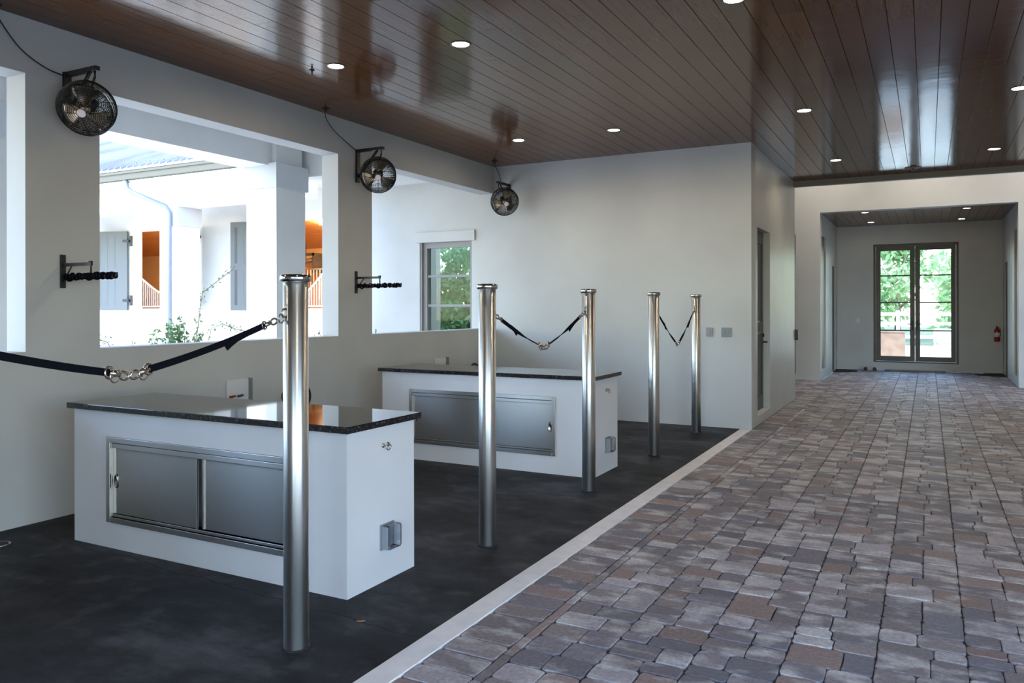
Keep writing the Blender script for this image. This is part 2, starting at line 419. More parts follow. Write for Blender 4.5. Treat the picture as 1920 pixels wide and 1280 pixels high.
struct('floor_2', bm, M['joint'], 'dark joint sand bed under the pavers')
bm = new(); box(bm, 3.3, 9, -5, YP, -.15, 0)
struct('floor_3', bm, M['patio'])
bm = new(); box(bm, -60, 60, -60, 70, -.5, -.16)
struct('ground_lawn', bm, M['lawn'])
bm = new(); box(bm, -30, -8.7, -14, 13.0, -.165, -.158); box(bm, 3.4, 16, -14, 19, -.165, -.158)  # out of view, made pale to bounce light onto facade and beams
struct('ground_court', bm, M['patio'], 'unseen pale court ground added to bounce light')

# ================================================================== walls
bm = new()
# left wall: openings between piers, sill wall below, beam above
low, high = -9.0, YE+.25
box(bm, XB, XL, low, high, 0, ZS, bev=0)
box(bm, XB, XL, low, high, ZO, 3.9)
pier_list = [(low, -8.76), (-6.05, -5.49), (-2.78, -2.22), (-.07, .49), (3.21, 3.76), (6.46, 7.03)]
for a, b in pier_list: box(bm, XB, XL, a, b, ZS, ZO)
struct('wall_left', bm, M['stucco'])
# end wall of the bay with a window hole, running on outdoors to the left
WX0, WX1, WZ0, WZ1 = -6.775, -5.862, 1.02, 2.465
bm = new(); T = .26
box(bm, -8.6, WX0, YE, YE+T, -.2, 3.9); box(bm, WX1, XP-.0, YE, YE+T, 0, 3.9)
box(bm, WX0, WX1, YE, YE+T, -.2, WZ0); box(bm, WX0, WX1, YE, YE+T, WZ1, 3.9)
struct('wall_end', bm, M['stucco'])
# passage wall with a door recess
DY0, DY1, DZ0, DZ1 = 10.19, 11.08, .115, 2.50
bm = new()
box(bm, XP-.24, XP, YE+T, DY0, 0, 3.9); box(bm, XP-.24, XP, DY1, Y5, 0, 3.9)
box(bm, XP-.24, XP, DY0, DY1, 0, DZ0); box(bm, XP-.24, XP, DY0, DY1, DZ1, 3.9)
box(bm, -6, XP-.24, Y5-.2, Y5, 0, 5)
struct('wall_passage', bm, M['stucco_gloss'])
bm = new(); box(bm, -6.2, -6, Y5-.2, YP, 0, 5)
struct('wall_cross_left', bm, M['stucco'])
# portal wall
PX0, PX1 = -1.935, 1.462
bm = new()
box(bm, -6, PX0, YP, YP+.25, 0, 5); box(bm, PX1, 4, YP, YP+.25, 0, 5); box(bm, PX0, PX1, YP, YP+.25, ZQ, 5)
struct('wall_portal', bm, M['stucco'])
# vestibule
VT = .2
bm = new()
def side_wall(bm, x0, x1):
    a = 17.26 if x0 < 0 else 17.25; b = 18.04 if x0 < 0 else 17.80
    c, d = 19.28, 20.02
    box(bm, x0, x1, a, b, 0, .19); box(bm, x0, x1, a, b, 2.96, 3.6)
    box(bm, x0, x1, b, c, 0, 3.6); box(bm, x0, x1, c, d, 2.43, 3.6); box(bm, x0, x1, d, YV, 0, 3.6)
side_wall(bm, PX0-VT, PX0)
struct('wall_vestibule_left', bm, M['stucco_gloss'])
bm = new(); side_wall(bm, PX1, PX1+VT)
struct('wall_vestibule_right', bm, M['stucco_gloss'])
VX0, VX1, VZ0, VZ1 = -1.142, .615, .18, 2.956
bm = new()
box(bm, PX0-VT, VX0, YV, YV+.25, 0, 3.6); box(bm, VX1, PX1+VT, YV, YV+.25, 0, 3.6)
box(bm, VX0, VX1, YV, YV+.25, 0, VZ0); box(bm, VX0, VX1, YV, YV+.25, VZ1, 3.6)
struct('wall_vestibule_end', bm, M['stucco'])
# dark recess backs behind the side openings of the vestibule
bm = new()
box(bm, PX0-.08, PX0-.035, 17.26, 18.04, .19, 2.96, bev=.004)
struct('door_3', bm, M['dark_door'])
bm = new(); box(bm, PX0-.08, PX0-.035, 19.28, 20.02, 0, 2.43, bev=.004)
struct('door_4', bm, M['bronze'])
bm = new(); box(bm, PX1+.035, PX1+.08, 17.25, 17.80, .19, 2.96, bev=.004)
struct('door_5', bm, M['dark_door'])
bm = new(); box(bm, PX1+.035, PX1+.08, 19.28, 20.02, 0, 2.43, bev=.004)
struct('door_6', bm, M['bronze'])
# right side of the aisle: open arcade onto the yard
bm = new()
XR = 2.2
for a, b in ((-5.5, -4.4), (2.9, Y5)): box(bm, XR, XR+.22, a, b, 0, 3.9)
for a, b in ((-4.4, 2.9),): box(bm, XR, XR+.22, a, b, 2.75, 3.9)
struct('wall_right', bm, M['stucco'])
bm = new(); box(bm, XL, XP+.25, -.75, -.5, 0, ZC+.006)
struct('wall_bay_back', bm, M['stucco'])
# wall closing the cross aisle on the right
bm = new(); box(bm, 4, 4.2, Y5-.2, YP+.25, 0, 5)
struct('wall_cross_right', bm, M['stucco'])

# ================================================================== ceilings
def boards(x0, x1, regions, z, th=.02, seed=3, off=-.082):
    """boards run along Y, each board and each butt joint is a shallow V groove"""
    bm = new(); tone = bm.loops.layers.float_color.new('tone'); rnd = random.Random(seed)
    P = .165; k = math.floor((x0-off)/P); c, dz = .0035, .006
    while off+k*P < x1:
        a, b = max(off+k*P, x0), min(off+(k+1)*P, x1); k += 1
        for ya, yb in regions((a+b)/2):
            y = ya - rnd.uniform(0, 3.0)
            while y < yb:
                L_ = rnd.uniform(2.2, 4.6); p, q = max(y, ya), min(y+L_, yb); y += L_
                if q - p < .02: continue
                t = rnd.uniform(.82, 1.16); col = (t*rnd.uniform(.95, 1.05), t, t*rnd.uniform(.92, 1.05), 1)
                A = [bm.verts.new(v) for v in ((a, p, z+dz), (b, p, z+dz), (b, q, z+dz), (a, q, z+dz))]
                e = .0016
                B = [bm.verts.new(v) for v in ((a+c, p+e, z), (b-c, p+e, z), (b-c, q-e, z), (a+c, q-e, z))]
                fs = [bm.faces.new(B[::-1])]
                for i in range(4): fs.append(bm.faces.new((A[i], A[(i+1) % 4], B[(i+1) % 4], B[i])))
                for f in fs:
                    for lp in f.loops: lp[tone] = col
    bm2 = bm
    return bm2
def reg(x): return [(-.75, YE)] if x < XP else [(-5.5, Y5)]
o = boards(XL, XR, reg, ZC)
me_o = struct('ceiling', o, M['boards'], 'glossy dark brown tongue and groove board ceiling')
o = boards(PX0, PX1, lambda x: [(YP+.25, YV)], ZQ, seed=9)
struct('ceiling_1', o, M['boards'], 'dark board ceiling of the vestibule')
bm = new(); box(bm, XL, XR, -5.5, YE, ZC+.0065, ZC+.4); box(bm, XP, XR, YE, Y5, ZC+.0065, ZC+.4)
struct('ceiling_2', bm, M['trim'])
bm = new(); box(bm, PX0, PX1, YP+.25, YV, ZQ+.0065, 3.6)
struct('ceiling_3', bm, M['trim'])
bm = new(); box(bm, XP-.0, XR, Y5-.10, Y5, ZC-.085, ZC+.0)
struct('trim_2', bm, M['trim'], 'grey trim board along the far end of the wooden ceiling')
# cross aisle ceiling and roof over everything
bm = new(); box(bm, -6.2, 4, Y5-.2, YP+.25, 5, 5.2)
struct('ceiling_4', bm, M['white'])
bm = new(); box(bm, -6.0, 4, Y5-.2, Y5, 3.9, 5.0)
struct('wall_clerestory', bm, M['stucco'])
bm = new(); box(bm, -8.55, 3.0, -6, Y5-.2, 3.9, 4.1)  # unseen flat slab, put in opaque to block the sun
struct('roof_slab', bm, M['white'])

# ================================================================== doors and windows
# window_1 in the end wall (outside the big opening)
wroot = bpy.data.objects.new('window_1', None); COL.objects.link(wroot); wroot['kind'] = 'structure'; wroot['label'] = 'grey framed three pane window in the end wall'; wroot['category'] = 'window'
bm = new(); fy0, fy1 = YE+.05, YE+.12
box(bm, WX0, WX0+.03, YE+.01, YE+T, WZ0, WZ1); box(bm, WX0+.03, WX0+.10, fy0, fy1, WZ0, WZ1); box(bm, WX1-.055, WX1, fy0, fy1, WZ0, WZ1)
box(bm, WX0+.1, WX1-.055, fy0, fy1, WZ1-.085, WZ1); box(bm, WX0+.1, WX1-.055, fy0, fy1, WZ0, WZ0+.06)
obj('window_frame', bm, M['grey_frame'], wroot)
for z in (1.52, 1.96):
    bm = new(); box(bm, WX0+.1, WX1-.055, fy0+.015, fy1-.01, z-.02, z+.02, bev=.004); obj('glazing_bar', bm, M['grey_frame'], wroot)
bm = new(); box(bm, WX0+.1, WX1-.055, fy0+.03, fy0+.036, WZ0+.06, WZ1-.085); obj('window_pane', bm, M['glass'], wroot)
bm = new(); box(bm, -6.84, -5.80, YE-.03, YE, 2.465, 2.62, bev=.003); obj('window_lintel', bm, M['stucco'], wroot)
# dark panelled door leaf in the passage wall recess
d1 = bpy.data.objects.new('door_1', None); COL.objects.link(d1); d1['kind'] = 'structure'; d1['label'] = 'dark door set deep in the passage wall'; d1['category'] = 'door'
bm = new(); xd = XP-.09
box(bm, xd-.035, xd, DY0, DY1, DZ0, DZ1)
for z0, z1 in ((.3, 1.15), (1.3, 2.35)):
    for a, b in ((DY0+.12, DY0+.15), (DY1-.15, DY1-.12)): box(bm, xd, xd+.012, a, b, z0, z1)
    for q in (z0, z1): box(bm, xd, xd+.012, DY0+.12, DY1-.12, q-.015, q+.015)
obj('door_leaf', bm, M['dark_door'], d1)
bm = new(); hy, hz = DY1-.10, 1.02
box(bm, xd, xd+.012, hy-.03, hy+.03, hz-.11, hz+.14, bev=.004); cyl(bm, (xd+.01, hy, hz), (xd+.07, hy, hz), .011, 12); tube(bm, [(xd+.07, hy+.01, hz), (xd+.075, hy-.12, hz)], .010, 10); cyl(bm, (xd+.01, hy, hz+.09), (xd+.03, hy, hz+.09), .022, 16)
obj('door_handle', bm, M['black'], d1)
bm = new(); box(bm, XP-.20, XP, DY0, DY1, DZ0-.0, DZ0+.004); obj('door_sill', bm, M['kerb'], d1)
# edge of the barn door round the corner of the passage wall
d2 = bpy.data.objects.new('door_2', None); COL.objects.link(d2); d2['kind'] = 'structure'; d2['label'] = 'edge of a dark door with a black lever handle round the passage corner'; d2['category'] = 'door'
bm = new(); box(bm, -2.95, XP+.008, Y5, Y5+.045, .41, 2.66, bev=.003); obj('door_leaf', bm, M['dark_door'], d2)
bm = new(); box(bm, XP-.03, XP+.045, Y5+.0, Y5+.07, .955, 1.125, bev=.008); box(bm, XP-.02, XP+.02, Y5+.045, Y5+.10, 1.0, 1.08, bev=.005); obj('door_handle', bm, M['black'], d2)

# big glazed double door
dd = bpy.data.objects.new('door_7', None); COL.objects.link(dd); dd['kind'] = 'structure'; dd['label'] = 'tall bronze framed glazed double door at the end of the vestibule'; dd['category'] = 'door'
fy = YV+.02
bm = new()
box(bm, VX0, VX0+.05, fy, fy+.16, VZ0, VZ1); box(bm, VX1-.05, VX1, fy, fy+.16, VZ0, VZ1); box(bm, VX0+.05, VX1-.05, fy, fy+.16, VZ1-.05, VZ1); box(bm, VX0+.05, VX1-.05, fy, fy+.16, VZ0, VZ0+.03)
obj('door_frame', bm, M['bronze'], dd)
mid = -.266
for a, b, gx0, gx1 in ((VX0+.053, mid-.002, -.985, -.371), (mid+.002, VX1-.053, -.161, .462)):
    bm = new(); y0, y1 = fy+.03, fy+.085
    box(bm, a, gx0, y0, y1, VZ0+.035, VZ1-.053); box(bm, gx1, b, y0, y1, VZ0+.035, VZ1-.053)
    box(bm, gx0, gx1, y0, y1, VZ0+.035, .33); box(bm, gx0, gx1, y0, y1, 2.795, VZ1-.053)
    leaf = obj('door_leaf', bm, M['bronze'], dd)
    for z in (.932, 1.585, 2.213):
        bm = new(); box(bm, gx0, gx1, y0+.01, y1-.01, z-.016, z+.016, bev=.003); obj('glazing_bar', bm, M['bronze'], leaf)
    bm = new(); box(bm, gx0, gx1, y0+.025, y0+.031, .33, 2.795); obj('door_pane', bm, M['glass'], leaf)
    hx = mid-.05 if a < mid-.1 else mid+.05; s = -1 if hx < mid else 1
    bm = new(); box(bm, hx-.018, hx+.018, y0-.012, y0, .94, 1.17, bev=.004); cyl(bm, (hx, y0-.01, 1.08), (hx, y0-.06, 1.08), .01, 10); tube(bm, [(hx, y0-.06, 1.08), (hx+s*.11, y0-.06, 1.08)], .009, 8)
    obj('door_handle', bm, M['black'], leaf)

# ================================================================== hitching posts
POST = [(-2.46, .93), (-2.466, 2.613), (-2.454, 4.295), (-2.446, 5.945), (-2.44, 7.65), (-2.438, 9.27)]
PR = .0548; PH = 1.645; RZ = 1.475
plab = ['brushed steel post in front of the first counter, nearest to the camera end',
        'brushed steel post closest to the camera, standing in front of the near counter',
        'brushed steel post in front of the far counter cabinet, left end of the middle strap',
        'brushed steel post at the right corner of the far counter',
        'brushed steel post beyond the far counter, left of the farthest pair',
        'brushed steel post farthest from the camera, beside the grey wall plates']
def ring_side(i): return 1 if i % 2 == 0 else -1     # which way (along Y) the tie ring faces
def make_post(i):
    x, y = POST[i]; s = ring_side(i)
    t = thing('hitching_post', plab[i], 'post', (x, y, 0), 0, 'steel tie posts in a row')
    bm = new(); lathe(bm, [(PR, 0.0), (PR, PH-.03)], 48); obj('post_tube', bm, M['post_steel'], t)
    bm = new(); lathe(bm, [(PR, PH-.034), (PR+.010, PH-.032), (PR+.0135, PH-.022), (PR+.0135, PH-.012), (PR+.009, PH-.003), (PR-.004, PH), (PR-.012, PH-.004), (PR-.02, PH-.012), (.0, PH-.014)], 48)
    obj('cap_ring', bm, M['chrome'], t)
    bm = new(); lathe(bm, [(PR+.001, 0), (PR+.008, .0), (PR+.008, .006), (PR+.001, .008)], 40); obj('base_collar', bm, M['post_hole'], t)
    bm = new(); y0 = s*PR
    box(bm, -.011, .011, min(y0, y0+s*.006)-.002, max(y0, y0+s*.006), RZ-.036, RZ+.036, bev=.003)
    tube(bm, [(0, y0, RZ+.018), (0, y0+s*.022, RZ+.016), (0, y0+s*.03, RZ), (0, y0+s*.022, RZ-.016), (0, y0, RZ-.018)], .005, 8)
    e = obj('tie_bracket', bm, M['dark_nickel'], t)
    return t
for i in range(6): make_post(i)

def bezier(p0, p1, sag, n=14):
    p0, p1 = Vector(p0), Vector(p1)
    return [p0.lerp(p1, k/n) - Vector((0, 0, sag*4*(k/n)*(1-k/n))) for k in range(n+1)]
def snap_hook(bm, p, d, L=.075, k=1):
    """trigger snap along direction d from p"""
    p = Vector(p); d = Vector(d).normalized(); n_ = Vector((1,0,0)); s = d.cross(n_).normalized()
    body = [p, p+d*L*.35, p+d*L*.55]; tube(bm, body, [.0065*k, .0075*k, .0055*k], 10)
    c = p+d*L*.78; pts = [c + (d*math.cos(a)*L*.24 + s*math.sin(a)*L*.17) for a in [PI+2*PI*j/16 for j in range(16)]]
    tube(bm, pts, .0036*k, 8, closed=True)
    tube(bm, [p+d*L*.45, p+d*L*.45-s*.010*k], .003*k, 6)
    ring(bm, p+d*L*.02, (1, .2, .1), .013*k, .003*k, 16, 6)
def make_tie(name_label, post, centre, wide_first=True, sag=.01, twist=1.0):
    """one half of a cross tie: ring and snap at the post, strap with a keeper loop, ring at the centre"""
    x, y = POST[post]; s = ring_side(post)
    A = Vector((x, y+s*(PR+.034), RZ-.012)); Cc = Vector(centre) - Vector((0, s*.012, 0))
    t = thing('cross_tie', name_label, 'strap', tuple(A), 0, 'cross ties between the posts')
    t_inv = Vector(t.location); B = Cc - t_inv; d = B.normalized()
    bm = new(); ring(bm, (0, 0, -.012), (1, .3, 0), .020, .0034, 20, 8); obj('tie_ring', bm, M['dark_nickel'], t)
    bm = new(); s0 = d*.028 + Vector((0,0,-.012)); end = s0 + d*.075
    snap_hook(bm, end, -d, .075, 1.25); obj('snap_hook', bm, M['dark_nickel'], t)
    bm = new(); p0 = end; p1 = B - d*.066
    pts = bezier(p0, p1, sag, 18)
    dirs = []
    for k in range(len(pts)):
        a = twist*PI/2*max(0, min(1, (k/18-.35)/.4))
        up = d.cross(Vector((1,0,0))).normalized()
        dirs.append(tuple(up*math.cos(a*.85) + Vector((1,0,0))*math.sin(a*.85)))
    ribbon(bm, pts, .026, .004, dirs); obj('strap_webbing', bm, M['strap'], t)
    bm = new(); q = pts[5]; up = d.cross(Vector((1,0,0))).normalized()
    if up.z < 0: up = -up
    w = Vector(dirs[5])
    ribbon(bm, [q - d*.045 + Vector((.004,0,0)), q + Vector((.006,0,-.002)), q + d*.03 + Vector((.004,0,-.012)), q + d*.055 + Vector((.004,0,-.022))], .024, .005, tuple(w)); obj('keeper_loop', bm, M['strap'], t)
    bm = new(); c = B - d*.045; ring(bm, c + Vector((0,0,-.010)), (1, .2, 0), .020, .0026, 22, 8)
    obj('end_ring', bm, M['bronze_ring'], t)
    bm = new(); snap_hook(bm, B - d*.068, d, .075, 1.5); obj('centre_snap', bm, M['bronze_ring'], t)
    return t
cs = {0: (-2.457, 1.79, 1.262), 1: (-2.45, 5.115, 1.203), 2: (-2.44, 8.50, 1.075)}
make_tie('black strap coming in from the left edge of the picture', 0, cs[0], twist=0)
make_tie('black strap with snap hook clipped to the ring of the nearest post', 1, cs[0], twist=0)
make_tie('black strap hanging from the left post of the middle pair, its loop sagging', 2, cs[1])
make_tie('black strap hanging from the right post of the middle pair', 3, cs[1])
make_tie('black strap hanging from the left post of the farthest pair', 4, cs[2])
make_tie('black strap hanging from the farthest post next to the wall plates', 5, cs[2])

# ================================================================== grooming counters
def make_counter(x0, x1, y0, y1, lab, lab2):
    t = thing('wash_counter', lab, 'counter', ((x0+x1)/2, y0, 0), 0, 'white counters in the wash bay')
    cx = (x0+x1)/2; a, b = x0-cx, x1-cx; D = y1-y0
    fx0, fx1, fz0, fz1 = a+.335, b-.36, .162, .694
    bm = new()
    # body with a recess for the cabinet
    box(bm, a, fx0+.03, 0, D, 0, .854); box(bm, fx1-.03, b, 0, D, 0, .854); box(bm, fx0+.03, fx1-.03, 0, D, 0, fz0+.02); box(bm, fx0+.03, fx1-.03, 0, D, fz1-.02, .854); box(bm, fx0+.03, fx1-.03, .2, D, fz0+.02, fz1-.02)
    obj('body', bm, M['counter'], t)
    bm = new(); w = .034
    def prof(x0_, x1_, z0_, z1_, y=-.012): box(bm, x0_, x1_, y, .006, z0_, z1_, bev=.002)
    prof(fx0, fx0+w, fz0, fz1); prof(fx1-w, fx1, fz0, fz1); prof(fx0+w, fx1-w, fz1-w, fz1, -.0118); prof(fx0+w, fx1-w, fz0, fz0+w, -.0118)
    # inner track rails
    box(bm, fx0+w, fx1-w, -.004, .05, fz1-w-.034, fz1-w-.004, bev=.002); box(bm, fx0+w, fx1-w, -.002, .05, fz0+w+.003, fz0+w+.02, bev=.002)
    box(bm, fx0+w, fx0+w+.004, .002, .06, fz0+w, fz1-w); box(bm, fx1-w-.004, fx1-w, .002, .06, fz0+w, fz1-w)
    obj('cabinet_frame', bm, M['steel'], t)
    xm = fx0+(fx1-fx0)*.528
    for k, (p, q, yy) in enumerate(((fx0+w+.004, xm-.02, .012), (xm+.008, fx1-w-.004, .024))):
        bm = new(); box(bm, p, q, yy, yy+.006, fz0+w+.01, fz1-w-.03, bev=.001)
        if k == 0: box(bm, q-.012, q, yy-.010, yy, fz0+w+.01, fz1-w-.03, bev=.001)
        else: box(bm, p, p+.014, yy-.008, yy, fz0+w+.01, fz1-w-.03, bev=.001)
        dr = obj('sliding_door', bm, M['steel'], t)
        hx = p+.03 if k == 0 else q-.03
        bm = new(); lathe(bm, [(.0, -.002), (.020, -.001), (.022, -.006), (.018, -.008), (.016, -.004), (0, -.003)], 24, (hx, yy, .42), 'Y')
        for v in bm.verts: v.co.z = .42 + (v.co.z-.42)*2.1; v.co.x = hx + (v.co.x-hx)*.75
        obj('finger_pull', bm, M['chrome'], dr)
    # dark gap behind
    # end face: small double hook and outlet with clear bubble cover
    hy, hz = D*.545, .745
    bm = new(); 
    for dy in (-.022, .022):
        lathe(bm, [(0, 0), (.013, 0), (.013, .004), (0, .005)], 16, (b, hy+dy, hz), 'X')
        tube(bm, [(b+.003, hy+dy, hz), (b+.02, hy+dy, hz-.004), (b+.024, hy+dy, hz-.014)], .0035, 6)
    ring(bm, (b+.022, hy, hz-.010), (1, 0, 0), .017, .0025, 16, 6)
    obj('wall_hook', bm, M['chrome'], t)
    oy, oz = D*.565, .246
    bm = new(); box(bm, b-.002, b+.006, oy-.065, oy+.06, oz-.07, oz+.07, bev=.003); box(bm, b+.006, b+.05, oy-.06, oy-.045, oz-.062, oz+.062, bev=.004)
    pl = obj('outlet_box', bm, M['plate_grey'], t)
    bm = new(); box(bm, b+.006, b+.014, oy-.035, oy+.005, oz-.05, oz+.05, bev=.003)
    for dz in (-.022, .022): box(bm, b+.014, b+.017, oy-.028, oy-.002, oz+dz-.012, oz+dz+.012, bev=.001)
    obj('outlet', bm, M['black'], pl)
    bm = new(); box(bm, b+.004, b+.062, oy-.055, oy+.06, oz-.066, oz+.066, bev=.014); obj('bubble_cover', bm, M['bubble'], pl)
    # worktop lies on the counter
    bm = new(); box(bm, x0-.035, x1+.032, y0-.032, y1+.032, .854, .890, bev=.004)
    tag(obj('worktop', bm, M['granite']), lab2, 'worktop', 'black stone worktops')
    return t
make_counter(-4.875, -2.632, 3.155, 3.748, 'near white counter with steel sliding cabinet behind the nearest post', 'glossy black stone slab on the near counter')
make_counter(-4.868, -2.583, 6.385, 6.985, 'far white counter with steel sliding cabinet behind the middle posts', 'glossy black stone slab on the far counter')

# ================================================================== wall fans
def make_fan(base, yaw_arm, faceto, lab, ctr_off, drop, armL=.33, cordpts=None):
    """base: wall point at the top of the bracket plate; arm leaves along yaw_arm"""
    t = thing('wall_fan', lab, 'fan', base, 0, 'caged fans on the walls')
    ax = Vector((math.cos(yaw_arm), math.sin(yaw_arm), 0)); R = Matrix.Rotation(yaw_arm, 4, 'Z')
    bm = new(); box(bm, 0, .026, -.028, .028, -.36, .0, R, bev=.003)
    box(bm, .026, armL+.03, -.02, .02, -.032, .0, R, bev=.003)
    tube(bm, [ax*.02+Vector((0,0,-.30)), ax*(armL-.05)+Vector((0,0,-.03))], .014, 6)
    obj('wall_bracket', bm, M['black'], t)
    C0 = Vector(ctr_off); f = (Vector(faceto)).normalized()
    tip = ax*armL + Vector((0,0,-.03))
    # yoke: hanging eye, strap down to the motor
    bm = new(); tube(bm, [tip, tip+Vector((0,0,-.05))], .007, 8)
    back = C0 - f*.05
    tube(bm, [tip+Vector((0,0,-.045)), (tip+Vector((0,0,-.06))).lerp(back+Vector((0,0,.10)), .5), back+Vector((0,0,.08)), back], .009, 8)
    obj('hanger', bm, M['black'], t)
    u, v = frame_of(f)
    # motor
    bm = new(); tube(bm, [C0-f*.10, C0-f*.095, C0-f*.02, C0-f*.01], [.035, .052, .052, .03], 20); obj('motor', bm, M['black'], t)
    # cage
    bm = new(); Rr = .188
    prof = []
    def domepts(sgn, depth, n_=9):
        out = []
        for k in range(n_+1):
            a = k/n_; r = .035 + (Rr-.035)*math.sin(a*PI/2)**.9; z = depth*math.cos(a*PI/2)**.8*sgn + sgn*.03
            out.append((r, z))
        return out
    for sgn, dep in ((1, .060), (-1, .11)):
        pts = domepts(sgn, dep, 18)
        for r, z in pts:
            n_ = 36; tube(bm, [C0 + f*z + (u*math.cos(2*PI*k/n_)+v*math.sin(2*PI*k/n_))*r for k in range(n_)], .0021, 4, closed=True)
        for k in range(8):
            a = 2*PI*k/8; d_ = u*math.cos(a)+v*math.sin(a)
            tube(bm, [C0 + f*z + d_*r for r, z in pts], .0026, 5)
        for k in range(48):
            a = 2*PI*(k+.5)/48; d_ = u*math.cos(a)+v*math.sin(a)
            tube(bm, [C0 + f*z + d_*r for r, z in pts[8:]], .0015, 4)
    obj('wire_cage', bm, M['wire'], t)
    bm = new()
    for z in (.03, 0, -.03):
        n_ = 48; tube(bm, [C0 + f*z + (u*math.cos(2*PI*k/n_)+v*math.sin(2*PI*k/n_))*(Rr+.001) for k in range(n_)], .0038 if z else .002, 6, closed=True)
    obj('cage_rim', bm, M['black'], t)
    bm = new(); tube(bm, [C0+f*.086, C0+f*.095], [.031, .029], 24); obj('hub_badge', bm, M['badge'], t)
    bm = new(); tube(bm, [C0-f*.01, C0+f*.03, C0+f*.04], [.032, .032, .015], 20); obj('rotor_hub', bm, M['alu'], t)
    for k in range(3):
        a0 = 2*PI*k/3 + .35; bm = new(); rows = []
        for i in range(7):
            r = .03 + (.170-.03)*i/6; row = []
            half = .28 + .30*math.sin(min(1, i/3.5)*PI/2)
            for j in range(7):
                aa = a0 + (j/6-.5)*2*half*(1 if i < 6 else .8); zz = (j/6-.5)*.055*(1-.3*i/6)
                row.append(C0 + f*zz + (u*math.cos(aa)+v*math.sin(aa))*r)
            rows.append(row)
        top = [[bm.verts.new(p+f*.0012) for p in r] for r in rows]; bot = [[bm.verts.new(p-f*.0012) for p in r] for r in rows]
        for g, fl in ((top, 0), (bot, 1)):
            for i in range(6):
                for j in range(6):
                    q = (g[i][j], g[i+1][j], g[i+1][j+1], g[i][j+1]); fc = bm.faces.new(q if fl else q[::-1]); fc.smooth = True
        for i in range(6):
            bm.faces.new((top[i][0], top[i+1][0], bot[i+1][0], bot[i][0])); bm.faces.new((top[i][6], bot[i][6], bot[i+1][6], top[i+1][6]))
            bm.faces.new((top[6][i], top[6][i+1], bot[6][i+1], bot[6][i])); bm.faces.new((top[0][i], bot[0][i], bot[0][i+1], top[0][i+1]))
        obj('blade', bm, M['alu'], t)
    if cordpts:
        b0 = Vector(base); P_ = [Vector(p)-b0 for p in cordpts]
        # smooth with Catmull-Rom
        out = []
        for i in range(len(P_)-1):
            p0, p1, p2, p3 = P_[max(i-1, 0)], P_[i], P_[i+1], P_[min(i+2, len(P_)-1)]
            for k in range(8):
                s = k/8; out.append(.5*((2*p1)+(p2-p0)*s+(2*p0-5*p1+4*p2-p3)*s*s+(3*p1-p0-3*p2+p3)*s**3))
        out.append(P_[-1]); bm = new(); tube(bm, out, .0045, 6); obj('power_cord', bm, M['black'], t)
        q = P_[0]; bm = new(); lathe(bm, [(.012, -.03), (.014, -.006), (.04, -.004), (.04, 0)], 16, q); obj('cord_fitting', bm, M['black'], t)
    return t
make_fan((XL, 3.50, 3.195), 0, (.46, -.73, -.58), 'caged fan on the left pier, nearest to the camera', (.265, -.02, -.295), .2,
         cordpts=[(-5.44, 2.98, 3.497), (-5.47, 3.02, 3.43), (-5.47, 3.16, 3.27), (-5.47, 3.33, 3.185), (-5.48, 3.475, 3.165)])
make_fan((XL, 6.77, 3.215), 0, (.60, -.79, -.48), 'caged fan on the middle pier between the two wall openings', (.31, -.03, -.305), .2,
         cordpts=[(-5.36, 6.11, 3.497), (-5.40, 6.16, 3.42), (-5.45, 6.35, 3.33), (-5.47, 6.58, 3.25), (-5.48, 6.75, 3.19)])
make_fan((-5.245, YE, 3.235), -PI/2, (.74, -.73, -.50), 'caged fan in the corner on the end wall, farthest from the camera', (.12, -.35, -.295), .2, armL=.31,
         cordpts=[(-5.24, 9.38, 3.497), (-5.24, 9.40, 3.43), (-5.22, 9.48, 3.32), (-5.22, 9.52, 3.24)])

# ================================================================== wall racks
def make_rack(base, lab):
    t = thing('tack_rack', lab, 'rack', base, 0, 'iron racks on the piers')
    bm = new(); box(bm, 0, .012, -.02, .02, -.12, .12, bev=.002)
    box(bm, .012, .335, -.009, .009, .035, .058, bev=.002)
    tube(bm, [(.012, 0, -.075), (.11, 0, .038)], .006, 6)
    tube(bm, [(.32, 0, .06), (.325, 0, .035), (.325, 0, -.035)], .0065, 8); tube(bm, [(.305, 0, .062), (.34, 0, .062)], .006, 6)
    obj('wall_bracket', bm, M['black'], t)
    bm = new(); rnd = random.Random(5)
    path = [(.02, 0, -.035), (.12, .005, -.038), (.24, 0, -.040), (.32, 0, -.036), (.42, .0, -.042), (.52, 0, -.046), (.60, 0, -.05), (.605, 0, -.018)]
    tube(bm, path, [.012, .012, .012, .012, .012, .012, .012, .008], 8)
    obj('swing_arm', bm, M['black'], t)
    bm = new()
    x = .04
    while x < .60:
        w = rnd.uniform(.014, .028); ring(bm, (x, rnd.uniform(-.006, .006), -.042+rnd.uniform(-.005, .005)), (1, rnd.uniform(-.4, .4), rnd.uniform(-.4, .4)), rnd.uniform(.013, .021), rnd.uniform(.006, .010), 14, 6); x += w
    obj('wrapped_strap', bm, M['strap'], t)
    bm = new(); ring(bm, (.165, -.01, -.035), (0, 1, .2), .015, .003, 14, 6); obj('strap_ring', bm, M['chrome'], t)
    return t
make_rack((XL, 3.471, 1.760), 'black iron rack with a rolled strap, on the pier under the nearest fan')
make_rack((XL, 6.746, 1.770), 'black iron rack with a rolled strap, on the pier between the wall openings')

